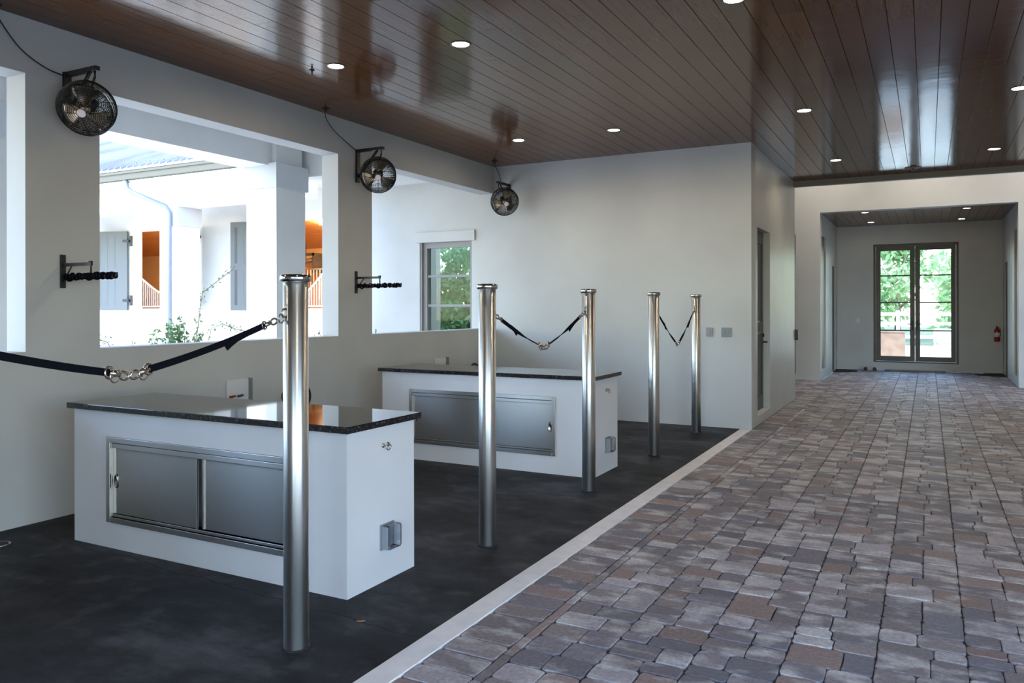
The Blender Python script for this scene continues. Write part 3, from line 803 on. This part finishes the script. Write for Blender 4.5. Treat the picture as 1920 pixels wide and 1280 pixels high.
# ================================================================== hydrant boxes and hose holders
def make_hydrant(y0, y1, z0, z1, lab):
    t = thing('hydrant_box', lab, 'box', (XL, (y0+y1)/2, z0), 0, 'water boxes low on the left wall')
    w = (y1-y0)/2; h = z1-z0
    bm = new(); box(bm, 0, .012, -w, w, 0, h, bev=.002)
    obj('cover_plate', bm, M['plastic_white'], t)
    bm = new(); box(bm, .0, .055, w-.008, w+.004, -.02, h+.008, bev=.002); obj('open_door', bm, M['grey_frame'], t)
    for dy, m_, n_ in ((-w*.72, M['red'], 'red_valve'), (-w*.1+.01, M['blue'], 'blue_valve')):
        bm = new(); cyl(bm, (.01, dy, h*.42), (.045, dy, h*.42), .009, 12)
        tube(bm, [(.045, dy-.028, h*.40), (.048, dy, h*.43), (.045, dy+.03, h*.44)], [.008, .012, .010], 8); obj(n_, bm, m_, t)
    return t
make_hydrant(4.955, 5.215, .60, .850, 'white water valve box with red and blue taps behind the near counter')
make_hydrant(8.27, 8.54, .60, .850, 'pale water valve box behind the far counter')
def make_hose_holder(y, lab):
    t = thing('hose_holder', lab, 'hose holder', (XL, y, .64), 0, 'cast iron hose holders')
    bm = new(); tube(bm, [(0, 0, 0), (.20, 0, 0)], .055, 16); obj('drum', bm, M['black'], t)
    bm = new(); lathe(bm, [(0, .0), (.07, .0), (.07, .01), (0, .012)], 24, (0, 0, 0), 'X'); obj('wall_flange', bm, M['black'], t)
    for x in (.20,):
        bm = new(); ring(bm, (x, 0, 0), (1, 0, 0), .112, .010, 36, 8)
        for k in range(8):
            a = 2*PI*k/8; c = Vector((x, .078*math.cos(a), .078*math.sin(a))); ring(bm, c, (1, 0, 0), .022, .005, 14, 6)
            tube(bm, [(x, .05*math.cos(a), .05*math.sin(a)), (x, .108*math.cos(a+.25), .108*math.sin(a+.25))], .004, 5)
        obj('scroll_plate', bm, M['black'], t)
    return t
make_hose_holder(5.70, 'black scrolled iron hose holder peeping over the near counter')
make_hose_holder(8.93, 'black scrolled iron hose holder peeping over the far counter')

# ================================================================== small wall things
def plate(x0, x1, z0, z1, n, lab):
    t = thing('switch_plate', lab, 'switch', ((x0+x1)/2, YE, (z0+z1)/2), 0, 'grey weatherproof plates')
    w, h = (x1-x0)/2, (z1-z0)/2
    bm = new(); box(bm, -w, w, -.018, 0, -h, h, bev=.004); obj('cover', bm, M['plate_grey'], t)
    for k in range(n):
        cx = (k-(n-1)/2)*.045; bm = new(); box(bm, cx-.014, cx+.014, -.024, -.016, -.032, .032, bev=.003); obj('rocker', bm, M['plate_grey'], t)
plate(-2.450, -2.370, 1.127, 1.238, 1, 'single grey switch plate right of the farthest post')
plate(-2.262, -2.145, 1.125, 1.239, 2, 'double grey switch plate nearest the wall corner')
t = thing('light_switch', 'small white switch on the vestibule wall left of the glazed door', 'switch', (-1.472, YV, 1.16))
bm = new(); box(bm, -.035, .035, -.008, 0, -.058, .058, bev=.003); obj('cover', bm, M['plastic_white'], t)
bm = new(); box(bm, -.015, .015, -.013, -.006, -.03, .03, bev=.002); obj('rocker', bm, M['plastic_white'], t)
t = thing('fire_extinguisher', 'red fire extinguisher hung on the vestibule wall right of the glazed door', 'fire extinguisher', (1.345, YV-.075, .715))
bm = new(); lathe(bm, [(0, 0), (.050, 0), (.056, .01), (.056, .235), (.045, .268), (.022, .285), (.020, .30), (0, .30)], 28); obj('cylinder_body', bm, M['red'], t)
bm = new(); lathe(bm, [(.0568, .10), (.0568, .20)], 28); obj('paper_label', bm, M['label_white'], t)
bm = new(); cyl(bm, (0, 0, .295), (0, 0, .325), .014, 12); box(bm, -.01, .01, -.05, .03, .322, .334, bev=.003); tube(bm, [(0, .0, .325), (0, -.055, .352)], .006, 6)
obj('valve_handle', bm, M['black'], t)
bm = new(); tube(bm, [(.01, 0, .31), (.05, 0, .30), (.066, 0, .24), (.066, 0, .12)], .006, 8); obj('hose', bm, M['black'], t)
bm = new(); box(bm, -.02, .02, .055, .075, .05, .30, bev=.002); obj('wall_hanger', bm, M['black'], t)
# pair of small red things on the floor by the door
for k, (x, lab) in enumerate(((-1.30, 'small dark red clog on the vestibule floor, the left of the two'), (-1.10, 'small dark red clog on the vestibule floor, nearer the glazed door'))):
    t = thing('clog', lab, 'shoe', (x, 20.18, 0), PI/2 + .1*k, 'pair of dark red clogs')
    bm = new(); tube(bm, [(-.12, 0, .03), (-.06, 0, .035), (.0, 0, .04), (.06, 0, .038), (.11, 0, .026)], [.03, .038, .040, .042, .022], 12)
    bmesh.ops.scale(bm, vec=(1, 1, .9), verts=bm.verts)
    for v in bm.verts: v.co.z = max(v.co.z, .012)
    obj('upper', bm, M['red_brown'], t)
    bm = new(); tube(bm, [(-.12, 0, .008), (0, 0, .008), (.11, 0, .008)], [.03, .042, .025], 14)
    for v in bm.verts: v.co.z = max(0, min(.016, v.co.z))
    obj('sole', bm, M['mat_black'], t)
    if k == 0:
        pass
# mats
def door_mat(name, cx, cy, wx, wy, m_, lab, half=False, ang=0):
    t = thing(name, lab, 'mat', (cx, cy, 0), ang)
    bm = new()
    if half:
        n_ = 20; r = wx/2; pts = [(r*math.cos(PI*k/n_), wy*math.sin(PI*k/n_)) for k in range(n_+1)]
        lo = [bm.verts.new((x, y, .001)) for x, y in pts]; hi = [bm.verts.new((x*.98, y*.98, .014)) for x, y in pts]
        bm.faces.new(hi); bm.faces.new(lo[::-1])
        for k in range(len(pts)): bm.faces.new((lo[k], lo[(k+1) % len(pts)], hi[(k+1) % len(pts)], hi[k]))
    else: box(bm, -wx/2, wx/2, -wy/2, wy/2, .001, .014, bev=.003)
    obj('mat_pad', bm, m_, t); return t
door_mat('door_mat', -1.925+.0, 19.66, .80, .50, M['mat_black'], 'black half round mat at the left side door of the vestibule', True, -PI/2)
door_mat('door_mat', 1.450, 19.90, .80, .56, M['mat_black'], 'black half round mat at the right side door of the vestibule', True, PI/2)
t = door_mat('door_mat', -.27, 20.18, 1.10, .34, M['mat_coir'], 'long straw coloured mat with dark border before the glazed door')
bm = new()
for a in ((-.62, .62, -.20, -.17), (-.62, .62, .17, .20), (-.62, -.55, -.17, .17), (.55, .62, -.17, .17)): box(bm, a[0], a[1], a[2], a[3], .001, .016, bev=.003)
obj('border', bm, M['bronze'], t)
# floor drain at the left edge
t = thing('floor_drain', 'small dark floor drain at the left edge of the wash bay', 'drain', (-5.20, 2.87, 0))
bm = new(); lathe(bm, [(.0, .004), (.05, .004), (.062, .006), (.066, .0)], 28)
obj('drain_rim', bm, M['steel'], t)
bm = new()
for k in range(-3, 4): 
    h = math.sqrt(max(0, .048**2-(k*.012)**2)); box(bm, k*.012-.003, k*.012+.003, -h, h, .004, .008)
obj('drain_grate', bm, M['black'], t)
# fallen leaf
bm = new(); pts = [(-.02, 0), (-.008, .006), (.008, .004), (.022, 0), (.008, -.005), (-.008, -.004)]
hi = [bm.verts.new((x, y, .004+abs(x)*.2)) for x, y in pts]; lo = [bm.verts.new((x, y, .002+abs(x)*.2)) for x, y in pts]
bm.faces.new(hi); bm.faces.new(lo[::-1])
for k in range(6): bm.faces.new((lo[k], lo[(k+1) % 6], hi[(k+1) % 6], hi[k]))
lf = obj('fallen_leaf', bm, M['twig']); lf.location = (-2.39, 2.963, 0); lf.rotation_euler = (0, 0, .5)
tag(lf, 'tiny dry orange leaf on the dark floor before the near counter', 'leaf')

# ================================================================== ceiling lights
def make_light(x, y, z, lab, first=[None]):
    if first[0] is None:
        t = thing('ceiling_light', lab, 'ceiling light', (x, y, z), 0, 'round recessed ceiling lights')
        bm = new(); lathe(bm, [(.063, -.001), (.066, -.006), (.080, -.004), (.083, .0)], 40); obj('trim_ring', bm, M['lamp_ring'], t)
        bm = new(); lathe(bm, [(0, -.003), (.064, -.002)], 40); obj('lens', bm, M['lamp'], t)
        first[0] = t; return t
    return dup(first[0], (x, y, z), lab)
LX = (-4.34, -3.14, -1.113, .748)
lights = [(LX[0], 5.07, 'recessed ceiling light nearest the left wall, near row'), (LX[1], 5.095, 'recessed ceiling light in the near row, right of the one by the left wall'),
          (LX[0], 8.36, 'recessed ceiling light above the corner fan, far row'), (LX[1], 8.39, 'recessed ceiling light above the wash bay end, right of the corner one'),
          (LX[2], 5.19, 'recessed ceiling light cut by the top edge of the picture'), (LX[2], 8.48, 'recessed ceiling light over the left part of the aisle, middle row'),
          (LX[2], 11.57, 'recessed ceiling light over the aisle nearest the passage wall'), (LX[3], 8.55, 'recessed ceiling light at the right edge of the picture'),
          (LX[3], 11.70, 'recessed ceiling light right of the bright reflection, far row')]
for x, y, lab in lights: make_light(x, y, ZC, lab)
for x, y, lab in ((LX[3], 5.19, 'recessed ceiling light over the right side of the aisle, near row'), (LX[2], 1.8, 'recessed ceiling light over the camera side of the aisle'), (LX[0], 1.75, 'recessed ceiling light in the nearest bay by the left wall')):
    make_light(x, y, ZC, lab)
for x, y, lab in ((-1.123, 17.40, 'vestibule ceiling light, front left of four'), (-1.138, 19.5, 'vestibule ceiling light, back left of four'), (.671, 17.6, 'vestibule ceiling light, front right of four'), (.649, 19.68, 'vestibule ceiling light, back right of four')):
    t = make_light(x, y, ZQ, lab)
    for c in t.children:
        if c.name.startswith('lens'): c.data = c.data.copy(); c.data.materials[0] = M['small_lamp']
# unseen fill lamps added in the cross aisle to brighten the portal wall
for x, lab in ((-1.9, 'unseen fill lamp added before the portal wall, left'), (.0, 'unseen fill lamp added before the portal wall, middle'), (1.9, 'unseen fill lamp added before the portal wall, right')):
    t = thing('portal_fill_lamp', lab, 'lamp', (x, 15.9, 5.0), 0, 'unseen fill lamps added for the portal')
    bm = new(); lathe(bm, [(.05, 0), (.06, -.10), (.20, -.16), (.21, -.22), (.19, -.22), (.185, -.20)], 32); obj('lamp_housing', bm, M['trim'], t)
    bm = new(); lathe(bm, [(0, -.212), (.19, -.210)], 32); obj('lens', bm, M['portal_fill'], t)
# sprinklers
t = thing('sprinkler_head', 'small dark sprinkler hanging near the left near ceiling light', 'sprinkler', (-4.586, 5.057, ZC))
bm = new(); lathe(bm, [(.022, 0), (.022, -.004), (.007, -.006), (.007, -.035), (.0, -.036)], 16); obj('stem', bm, M['black'], t)
bm = new(); lathe(bm, [(0, -.045), (.014, -.045), (.014, -.047), (0, -.048)], 16); tube(bm, [(.007, 0, -.03), (.010, 0, -.046)], .0015, 5); tube(bm, [(-.007, 0, -.03), (-.010, 0, -.046)], .0015, 5); obj('deflector', bm, M['black'], t)
t = thing('sprinkler_head', 'flat round sprinkler in the bright reflection over the aisle end', 'sprinkler', (-.187, 12.72, ZC))
bm = new(); lathe(bm, [(.11, 0), (.11, -.006), (.02, -.010), (.02, -.03), (0, -.03)], 24); obj('escutcheon', bm, M['trim'], t)
bm = new(); lathe(bm, [(0, -.034), (.04, -.034), (.04, -.038), (0, -.039)], 20); obj('deflector', bm, M['black'], t)

# ================================================================== outdoors left: porch columns and beam
CY = (3.85-8.16, 3.85-4.08, 3.85, 7.93)
clab = {7.93: 'white square porch column seen through the middle wall opening', 3.85: 'white square porch column at the left edge behind the nearest opening'}
for cy in (3.85-4.08, 3.85, 7.93):
    t = thing('porch_column', clab.get(cy, 'white square porch column beyond the left edge'), 'column', (-8.11, cy+.28, -.16), 0, 'columns of the near porch')
    bm = new(); box(bm, -.28, .28, -.28, .28, 0, 3.30); obj('shaft', bm, M['white'], t)
    bm = new(); box(bm, -.315, .315, -.315, .315, 3.29, 3.63, bev=.004); obj('capital', bm, M['band'], t)
    bm = new(); box(bm, -.25, .25, -.25, .25, 3.63, 4.01); obj('neck', bm, M['white'], t)
bm = new(); box(bm, -8.45, -7.95, -9, 9.81, 3.44, 3.9); struct('beam_porch', bm, M['white'])
bm = new(); box(bm, -8.45, XB, -9, YE, 3.85, 3.9); struct('ceiling_porch', bm, M['band'])
bm = new(); box(bm, -7.95, XB, 8.55, YE, 3.36, 3.85); struct('soffit_porch', bm, M['white'])
bm = new(); box(bm, -8.7, XB, -9, YE, -.16, -.05); struct('floor_porch', bm, M['patio'])

# ================================================================== stable wing across the court
YF = 13.2
b = thing('stable_wing', 'white stable building with shuttered openings across the courtyard', 'building', (-15, YF, -.16))
def L(x, y, z): return (x+15, y-YF, z+.16)
def bpart(name, m, boxes, par=b, bev=0):
    bm = new()
    for x0, x1, y0, y1, z0, z1 in boxes: box(bm, x0+15, x1+15, y0-YF, y1-YF, z0+.16, z1+.16, bev=bev)
    return obj(name, bm, m, par)
OA = (-17.95, -15.60, 1.475, 3.45); OB = (-12.98, -10.75, 1.475, 3.45)
X0, X1 = -24, -10.4
bpart('wall', M['white'], [(X0, OA[0], YF, YF+.25, -.16, 4.4), (OA[1], OB[0], YF, YF+.25, -.16, 4.4), (OB[1], X1, YF, YF+.25, -.16, 4.4),
      (OA[0], OA[1], YF, YF+.25, -.16, OA[2]), (OA[0], OA[1], YF, YF+.25, OA[3], 4.4), (OB[0], OB[1], YF, YF+.25, -.16, OB[2]), (OB[0], OB[1], YF, YF+.25, OB[3], 4.4)])
for O in (OA, OB):
    bpart('window_sill', M['band'], [(O[0]-.12, O[1]+.12, YF-.06, YF, O[2]-.30, O[2]-.12)])
# interior boxes: warm walls, honey wooden ceiling
bpart('stall_wall', M['orange_wall'], [(X0, X1, YF+2.4, YF+2.5, -.16, 3.75), (X0-.1, X0, YF+.25, YF+2.5, -.16, 4.0), (X1-.1, X1, YF+.25, YF+2.5, -.16, 4.0), (-15.2, -15.1, YF+.25, YF+2.4, -.16, 4.0)])
bm = new()
A = [L(X0, YF+.25, 3.62), L(X1, YF+.25, 3.62), L(X1, YF+2.4, 3.02), L(X0, YF+2.4, 3.02)]
va = [bm.verts.new(p) for p in A]; vb = [bm.verts.new(Vector(p)+Vector((0, 0, .05))) for p in A]
bm.faces.new(va[::-1]); bm.faces.new(vb)
for k in range(4): bm.faces.new((va[k], va[(k+1) % 4], vb[(k+1) % 4], vb[k]))
obj('stall_ceiling', bm, M['stable_wood'], b)
bpart('stall_floor', M['orange_wall'], [(X0, X1, YF+.25, YF+2.4, -.16, -.1)])
for x in (-17.0, -12.3):
    bm = new(); lathe(bm, [(0, 0), (.10, 0), (.10, .02)], 20, L(x, YF+.75, 3.40)); obj('stall_lamp', bm, emit('stable_lamp', (1, .66, .34), 900), b)
# grilles with a dipped top rail
for O, y_ in ((OA, YF+.10), (OB, YF+.10)):
    bm = new(); cx, span = (-16.75, 1.6) if O is OA else (-12.4, 1.0)
    def top(x):
        q = min(1, abs(x-cx)/span); return 1.80 + .62*(3*q*q-2*q**3)
    xs = [O[0]+.03+k*(O[1]-O[0]-.06)/30 for k in range(31)]
    tube(bm, [L(x, y_, top(x)) for x in xs], .020, 6); tube(bm, [L(O[0]+.01, y_, 1.52), L(O[1]-.01, y_, 1.52)], .018, 6)
    for x in xs[1:-1:1]: tube(bm, [L(x, y_, 1.52), L(x, y_, top(x))], .010, 5)
    obj('stall_grille', bm, M['white_metal'], b)
    bm = new()
    tube(bm, [L(O[0]-.5, YF+1.5, 2.43), L(O[1]+.5, YF+1.5, 2.43)], .018, 6)
    for k in range(34): x = O[0]-.5+k*(O[1]-O[0]+1)/33; tube(bm, [L(x, YF+1.5, 1.2), L(x, YF+1.5, 2.43)], .010, 5)
    obj('inner_grille', bm, M['grille'], b)
# shutters
def shutter(x, ang, label=None):
    Wd, z0, z1 = 1.12, 1.43, 3.45
    R_ = Matrix.Translation(Vector(L(x, YF-.06, 0))) @ Matrix.Rotation(ang, 4, 'Z')
    bm = new(); box(bm, 0, Wd, -.025, .025, z0, z1, R_)
    for a, c in ((z0+.12, 2.36), (2.50, z1-.12)):
        for s in (-1, 1):
            for k in range(1, 4): box(bm, .14+k*.21-.008, .14+k*.21+.008, s*.025-(.004 if s<0 else 0), s*.025+(.004 if s>0 else 0), a, c, R_)
    o = obj('shutter', bm, M['shutter'], b)
    bm = new()
    for s in (-1, 1):
        for a, c in ((z0+.12, 2.36), (2.50, z1-.12)): box(bm, Wd-.17, Wd-.11, s*.026-.003, s*.026+.003, a, c, R_)
    obj('shutter_slot', bm, M['dark_door'], o)
    for z in (z0+.25, z1-.25):
        bm = new(); box(bm, -.05, .12, -.04, .04, z-.03, z+.03, R_); box(bm, -.12, -.05, -.03, .0, z-.13, z+.13, R_); obj('hinge', bm, M['black'], o)
shutter(-18.10, PI + math.radians(18)); shutter(-15.50, math.radians(-70)); shutter(-13.05, PI + math.radians(12)); 
# porch of the wing: beam, columns, eave, roof
bpart('porch_beam', M['white'], [(X0, X1, 11.18, 11.62, 3.60, 4.10)])
bpart('porch_soffit', M['white'], [(X0, X1, 10.72, YF, 4.10, 4.14)])
for cx in (-14.36, -20.5):
    bpart('porch_column_shaft', M['white'], [(cx, cx+.56, 11.18, 11.74, -.16, 3.22)])
    bpart('column_capital', M['band'], [(cx-.03, cx+.59, 11.15, 11.77, 3.20, 3.60)], bev=.004)
bpart('gutter', M['gutter'], [(X0, X1+.2, 10.60, 10.74, 4.15, 4.27)])
bm = new(); 
A = [L(X0, 10.58, 4.32), L(X1+.2, 10.58, 4.32), L(X1+.2, 16.4, 6.98), L(X0, 16.4, 6.98)]
va = [bm.verts.new(p) for p in A]; vb = [bm.verts.new(Vector(p)+Vector((0, 0, .05))) for p in A]
bm.faces.new(va[::-1]); bm.faces.new(vb)
for k in range(4): bm.faces.new((va[k], va[(k+1) % 4], vb[(k+1) % 4], vb[k]))
x = X0+.2
while x < X1+.2:
    for q in (0, 1): pass
    sl_ = 0
    p = [L(x-.012, 10.58, 4.37), L(x+.012, 10.58, 4.37), L(x+.012, 16.4, 7.03), L(x-.012, 16.4, 7.03)]
    a_ = [bm.verts.new(q) for q in p]; c_ = [bm.verts.new(Vector(q)+Vector((0, 0, .045))) for q in p]
    bm.faces.new(c_)
    for k in range(4): bm.faces.new((a_[k], a_[(k+1) % 4], c_[(k+1) % 4], c_[k]))
    x += .20
obj('metal_roof', bm, M['copper_roof'], b)
bpart('fascia', M['gutter'], [(X0, X1+.2, 10.58, 10.62, 4.27, 4.33)])
x = X0+.3
while x < X1:
    bm = new(); tube(bm, [L(x, 10.7, 4.40), L(x, 10.7, 4.50)], .010, 5); obj('snow_guard', bm, M['gutter'], b); x += .42
# downspout
bm = new(); tube(bm, [L(-14.74, 10.66, 4.16), L(-14.74, 10.68, 4.0), L(-14.66, 10.75, 3.90), L(-14.0, 11.05, 3.60), L(-13.95, 11.09, 3.48), L(-13.95, 11.09, -.1)], .048, 12)
obj('downspout', bm, M['downspout'], b)
# small fans inside the far stalls
bm = new(); c = Vector(L(-13.95, YF+1.95, 2.62))
for k in range(8): ring(bm, c+Vector((-.1, -.25, 0)), (1, -1, -.3), .03+.03*k, .006, 20, 5)
box(bm, c.x+.25, c.x+.31, c.y-.05, c.y+.3, c.z-.25, c.z+.25); box(bm, c.x-.05, c.x+.33, c.y-.05, c.y+.02, c.z+.18, c.z+.25); tube(bm, [c, c+Vector((0, 0, .50))], .012, 5)
tube(bm, [c+Vector((-.05, -.2, 0)), c+Vector((.3, .1, .1))], .06, 10)
obj('stall_fan', bm, M['bronze'], b)

# ================================================================== foliage
def leaves(bm, c, rad, n, size, rnd, up=.3):
    for _ in range(n):
        while True:
            p = Vector((rnd.uniform(-1, 1), rnd.uniform(-1, 1), rnd.uniform(-1, 1)))
            if p.length <= 1: break
        p = Vector((p.x*rad[0], p.y*rad[1], p.z*rad[2])) + Vector(c)
        d = Vector((rnd.uniform(-1, 1), rnd.uniform(-1, 1), rnd.uniform(-.6, 1))).normalized(); u, v = frame_of(d)
        a = rnd.uniform(0, 2*PI); uu = u*math.cos(a)+v*math.sin(a); vv = d.cross(uu); s = size*rnd.uniform(.6, 1.3)
        q = [bm.verts.new(p+uu*s), bm.verts.new(p+vv*s*.45+d*s*.1), bm.verts.new(p-uu*s), bm.verts.new(p-vv*s*.45+d*s*.1)]
        bm.faces.new(q)
def tree(x, y, h, r, lab, n=1500, z0=-.16, size=.16, seed=1, low=.15):
    rnd = random.Random(seed); t = thing('tree', lab, 'tree', (x, y, z0))
    bm = new(); tube(bm, [(0, 0, 0), (.05, .03, h*.3), (-.06, 0, h*.6)], [.16, .12, .06], 10)
    for k in range(5):
        a = k*1.3; tube(bm, [(0, 0, h*(.25+.06*k)), (r*.5*math.cos(a), r*.5*math.sin(a), h*(.45+.07*k))], [.06, .02], 6)
    obj('trunk', bm, M['bark'], t)
    bm = new(); cl = 16
    for k in range(cl):
        a = rnd.uniform(0, 2*PI); rr = rnd.uniform(.1, .8)*r; zz = h*rnd.uniform(low, .9)
        leaves(bm, (rr*math.cos(a), rr*math.sin(a), zz), (r*.45, r*.45, h*.14), n//cl, size, rnd)
    obj('foliage', bm, M['leaf_mid' if x < -12 else 'leaf_light'], t); return t
k = 0
for x, y, h, r, lab in ((-17.2, 25.5, 5.4, 1.9, 'bushy light green tree seen in the left part of the small window'), (-15.6, 21.8, 3.6, 1.3, 'lower light green tree filling the small window'),
                        (-13.2, 25.0, 6.2, 1.9, 'tall light green tree right behind the small window'), (-18.6, 21.0, 3.6, 1.5, 'light green tree left behind the small window'),
                        (-4.2, 37, 4.6, 1.9, 'round green tree beyond the left leaf of the glazed door'), (-1.3, 41.5, 5.6, 2.0, 'green tree beyond the middle of the glazed door'),
                        (1.9, 37, 5.2, 2.0, 'green tree beyond the right leaf of the glazed door')):
    k += 1; tree(x, y, h, r, lab, n=2600 if x < -12 else 1800, size=.15 if x < -12 else .2, seed=k)
bm = new(); sh = new(); box(sh, 0, .86, 0, .04, 0, 1.9, bev=.004); 
o_ = obj('panel_shutter', sh, M['teal']); o_.location = (-6.79, YE+T+.03, .75); o_.rotation_euler = (0, 0, math.radians(112))
tag(o_, 'dark teal shutter panel seen through the left half of the small window', 'shutter')
bm.free()

rnd = random.Random(77)
t = thing('hedge', 'tall leafy green hedge seen through the small window', 'hedge', (-12.2, 18.6, -.16))
bm = new()
for k in range(40): leaves(bm, (rnd.uniform(-1.9, 1.9), rnd.uniform(-.3, .3), rnd.uniform(.3, 3.1)), (.45, .35, .45), 190, .10, rnd)
obj('foliage', bm, M['leaf_mid'], t)
bm = new()
for k in range(5): tube(bm, [(-1.6+.8*k, 0, 0), (-1.6+.8*k+.1, 0, 1.6), (-1.6+.8*k, 0, 2.8)], [.05, .04, .015], 6)
obj('stems', bm, M['bark'], t)
def vine(x, y, z0, pts, nleaf, lab, size=.035, spread=.12, seed=3):
    rnd = random.Random(seed); t = thing('climbing_vine', lab, 'vine', (x, y, z0))
    bm = new(); lv = new()
    for path in pts:
        P_ = [Vector(p) for p in path]; tube(bm, P_, .006, 5)
        for _ in range(nleaf//len(pts)):
            s = rnd.uniform(0, len(P_)-1.001); i = int(s); p = P_[i].lerp(P_[i+1], s-i)
            leaves(lv, p, (spread, spread, spread), 1, size, rnd)
    obj('stems', bm, M['bark'], t); obj('foliage', lv, M['leaf_dark'], t)
# bush and trailing shoots beside the sill of the middle opening (outside, on the porch edge)
vine(-9.0, 7.25, -.1, [[(0, 0, 0), (.02, 0, .7), (0, .05, 1.2), (-.05, .05, 1.38)], [(0, 0, 0), (-.2, -.1, .7), (-.25, -.1, 1.22)], [(0, 0, 0), (.2, .1, .8), (.2, .15, 1.22)],
     [(0, 0, 0), (.1, 0, .9), (-.1, -.05, 1.30)]], 1150, 'green bush with small leaves behind the sill of the middle opening', .035, .13, 3)
vine(-9.0, 6.6, -.1, [[(0, 0, 0), (.0, -.1, .8), (0, -.35, 1.17), (0, -.5, 1.22)], [(0, 0, 0), (0, .2, .8), (0, .35, 1.2)], [(0, 0, 0), (0, 0, 1.18)]], 200, 'thin straggling shoots left of the bush behind the middle opening', .022, .09, 4)
vine(-9.0, 8.0, -.1, [[(0, -.2, 0), (0, -.3, .8), (0, -.15, 1.3), (0, .05, 1.36), (0, .3, 1.28), (0, .6, 1.22)], [(0, -.3, 0), (0, -.4, 1.2), (.05, -.35, 1.8), (.1, .15, 2.15)]], 150, 'trailing shoot arching right of the bush behind the middle opening', .028, .06, 5)
vine(-7.45, 8.55, -.1, [[(0, 0, 0), (0, -.1, .9), (0, -.2, 1.28)], [(0, 0, 0), (0, .05, .9), (0, .02, 1.40)], [(0, 0, 0), (0, -.15, .9), (0, -.3, 1.22)]], 180, 'leafy shoot at the right end of the middle opening sill', .03, .08, 6)
vine(-6.65, 8.60, -.1, [[(0, 0, 0), (0, -.05, .9), (0, -.02, 1.30)], [(0, 0, 0), (0, -.15, 1.22)]], 60, 'small green shoot at the left end of the far opening sill', .03, .04, 7)

# ================================================================== seen through the glazed door
bm = new(); box(bm, -10, 10, YV+.25, 34, -.155, -.02); struct('floor_terrace', bm, M['patio'])
t = thing('storage_box', 'brown storage box on the terrace behind the left leaf of the glazed door', 'box', (-.87, 24.6, -.02))
bm = new(); box(bm, -.34, .30, -.3, .3, .05, .78, bev=.02); obj('box_body', bm, M['brown_box'], t)
bm = new(); box(bm, -.36, .32, -.32, .32, .78, .83, bev=.01); obj('lid', bm, M['brown_box'], t)
bm = new(); 
for sx in (-.3, .26):
    for sy in (-.26, .26): cyl(bm, (sx, sy, 0), (sx, sy, .06), .02, 8)
obj('feet', bm, M['white_metal'], t)
t = thing('terrace_chair', 'pale padded chair on the terrace behind the right leaf of the glazed door', 'chair', (.42, 25.2, -.02))
bm = new(); box(bm, -.28, .28, -.25, .25, .28, .44, bev=.04); obj('seat', bm, M['band'], t)
bm = new(); box(bm, -.28, .28, .16, .28, .44, .88, bev=.04); obj('backrest', bm, M['band'], t)
for sx in (-.24, .24):
    for sy in (-.2, .22):
        bm = new(); cyl(bm, (sx, sy, 0), (sx, sy, .29), .02, 8); obj('leg', bm, M['band'], t)
    bm = new(); box(bm, sx-.035, sx+.035, -.25, .2, .56, .62, bev=.015); cyl(bm, (sx, -.2, .44), (sx, -.2, .57), .015, 8); obj('armrest', bm, M['band'], t)
for x, lab in ((-1.9, 'white terrace pillar left beyond the glazed door'), (1.25, 'white terrace pillar right beyond the glazed door')):
    t = thing('terrace_pillar', lab, 'column', (x, 27.5, -.02)); bm = new(); box(bm, -.16, .16, -.16, .16, 0, 3.1); obj('shaft', bm, M['white'], t)
    bm = new(); box(bm, -.2, .2, -.2, .2, 3.0, 3.2, bev=.005); obj('capital', bm, M['band'], t)
t = thing('fence', 'white rail fence far beyond the glazed door', 'fence', (0, 33, -.16))
bm = new()
for z in (.45, .95, 1.3): box(bm, -7, 7, -.02, .02, z, z+.12)
obj('rails', bm, M['white'], t)
for k in range(8):
    bm = new(); box(bm, -7+2*k-.06, -7+2*k+.06, -.08, -.02, 0, 1.5); obj('fence_post', bm, M['white'], t)
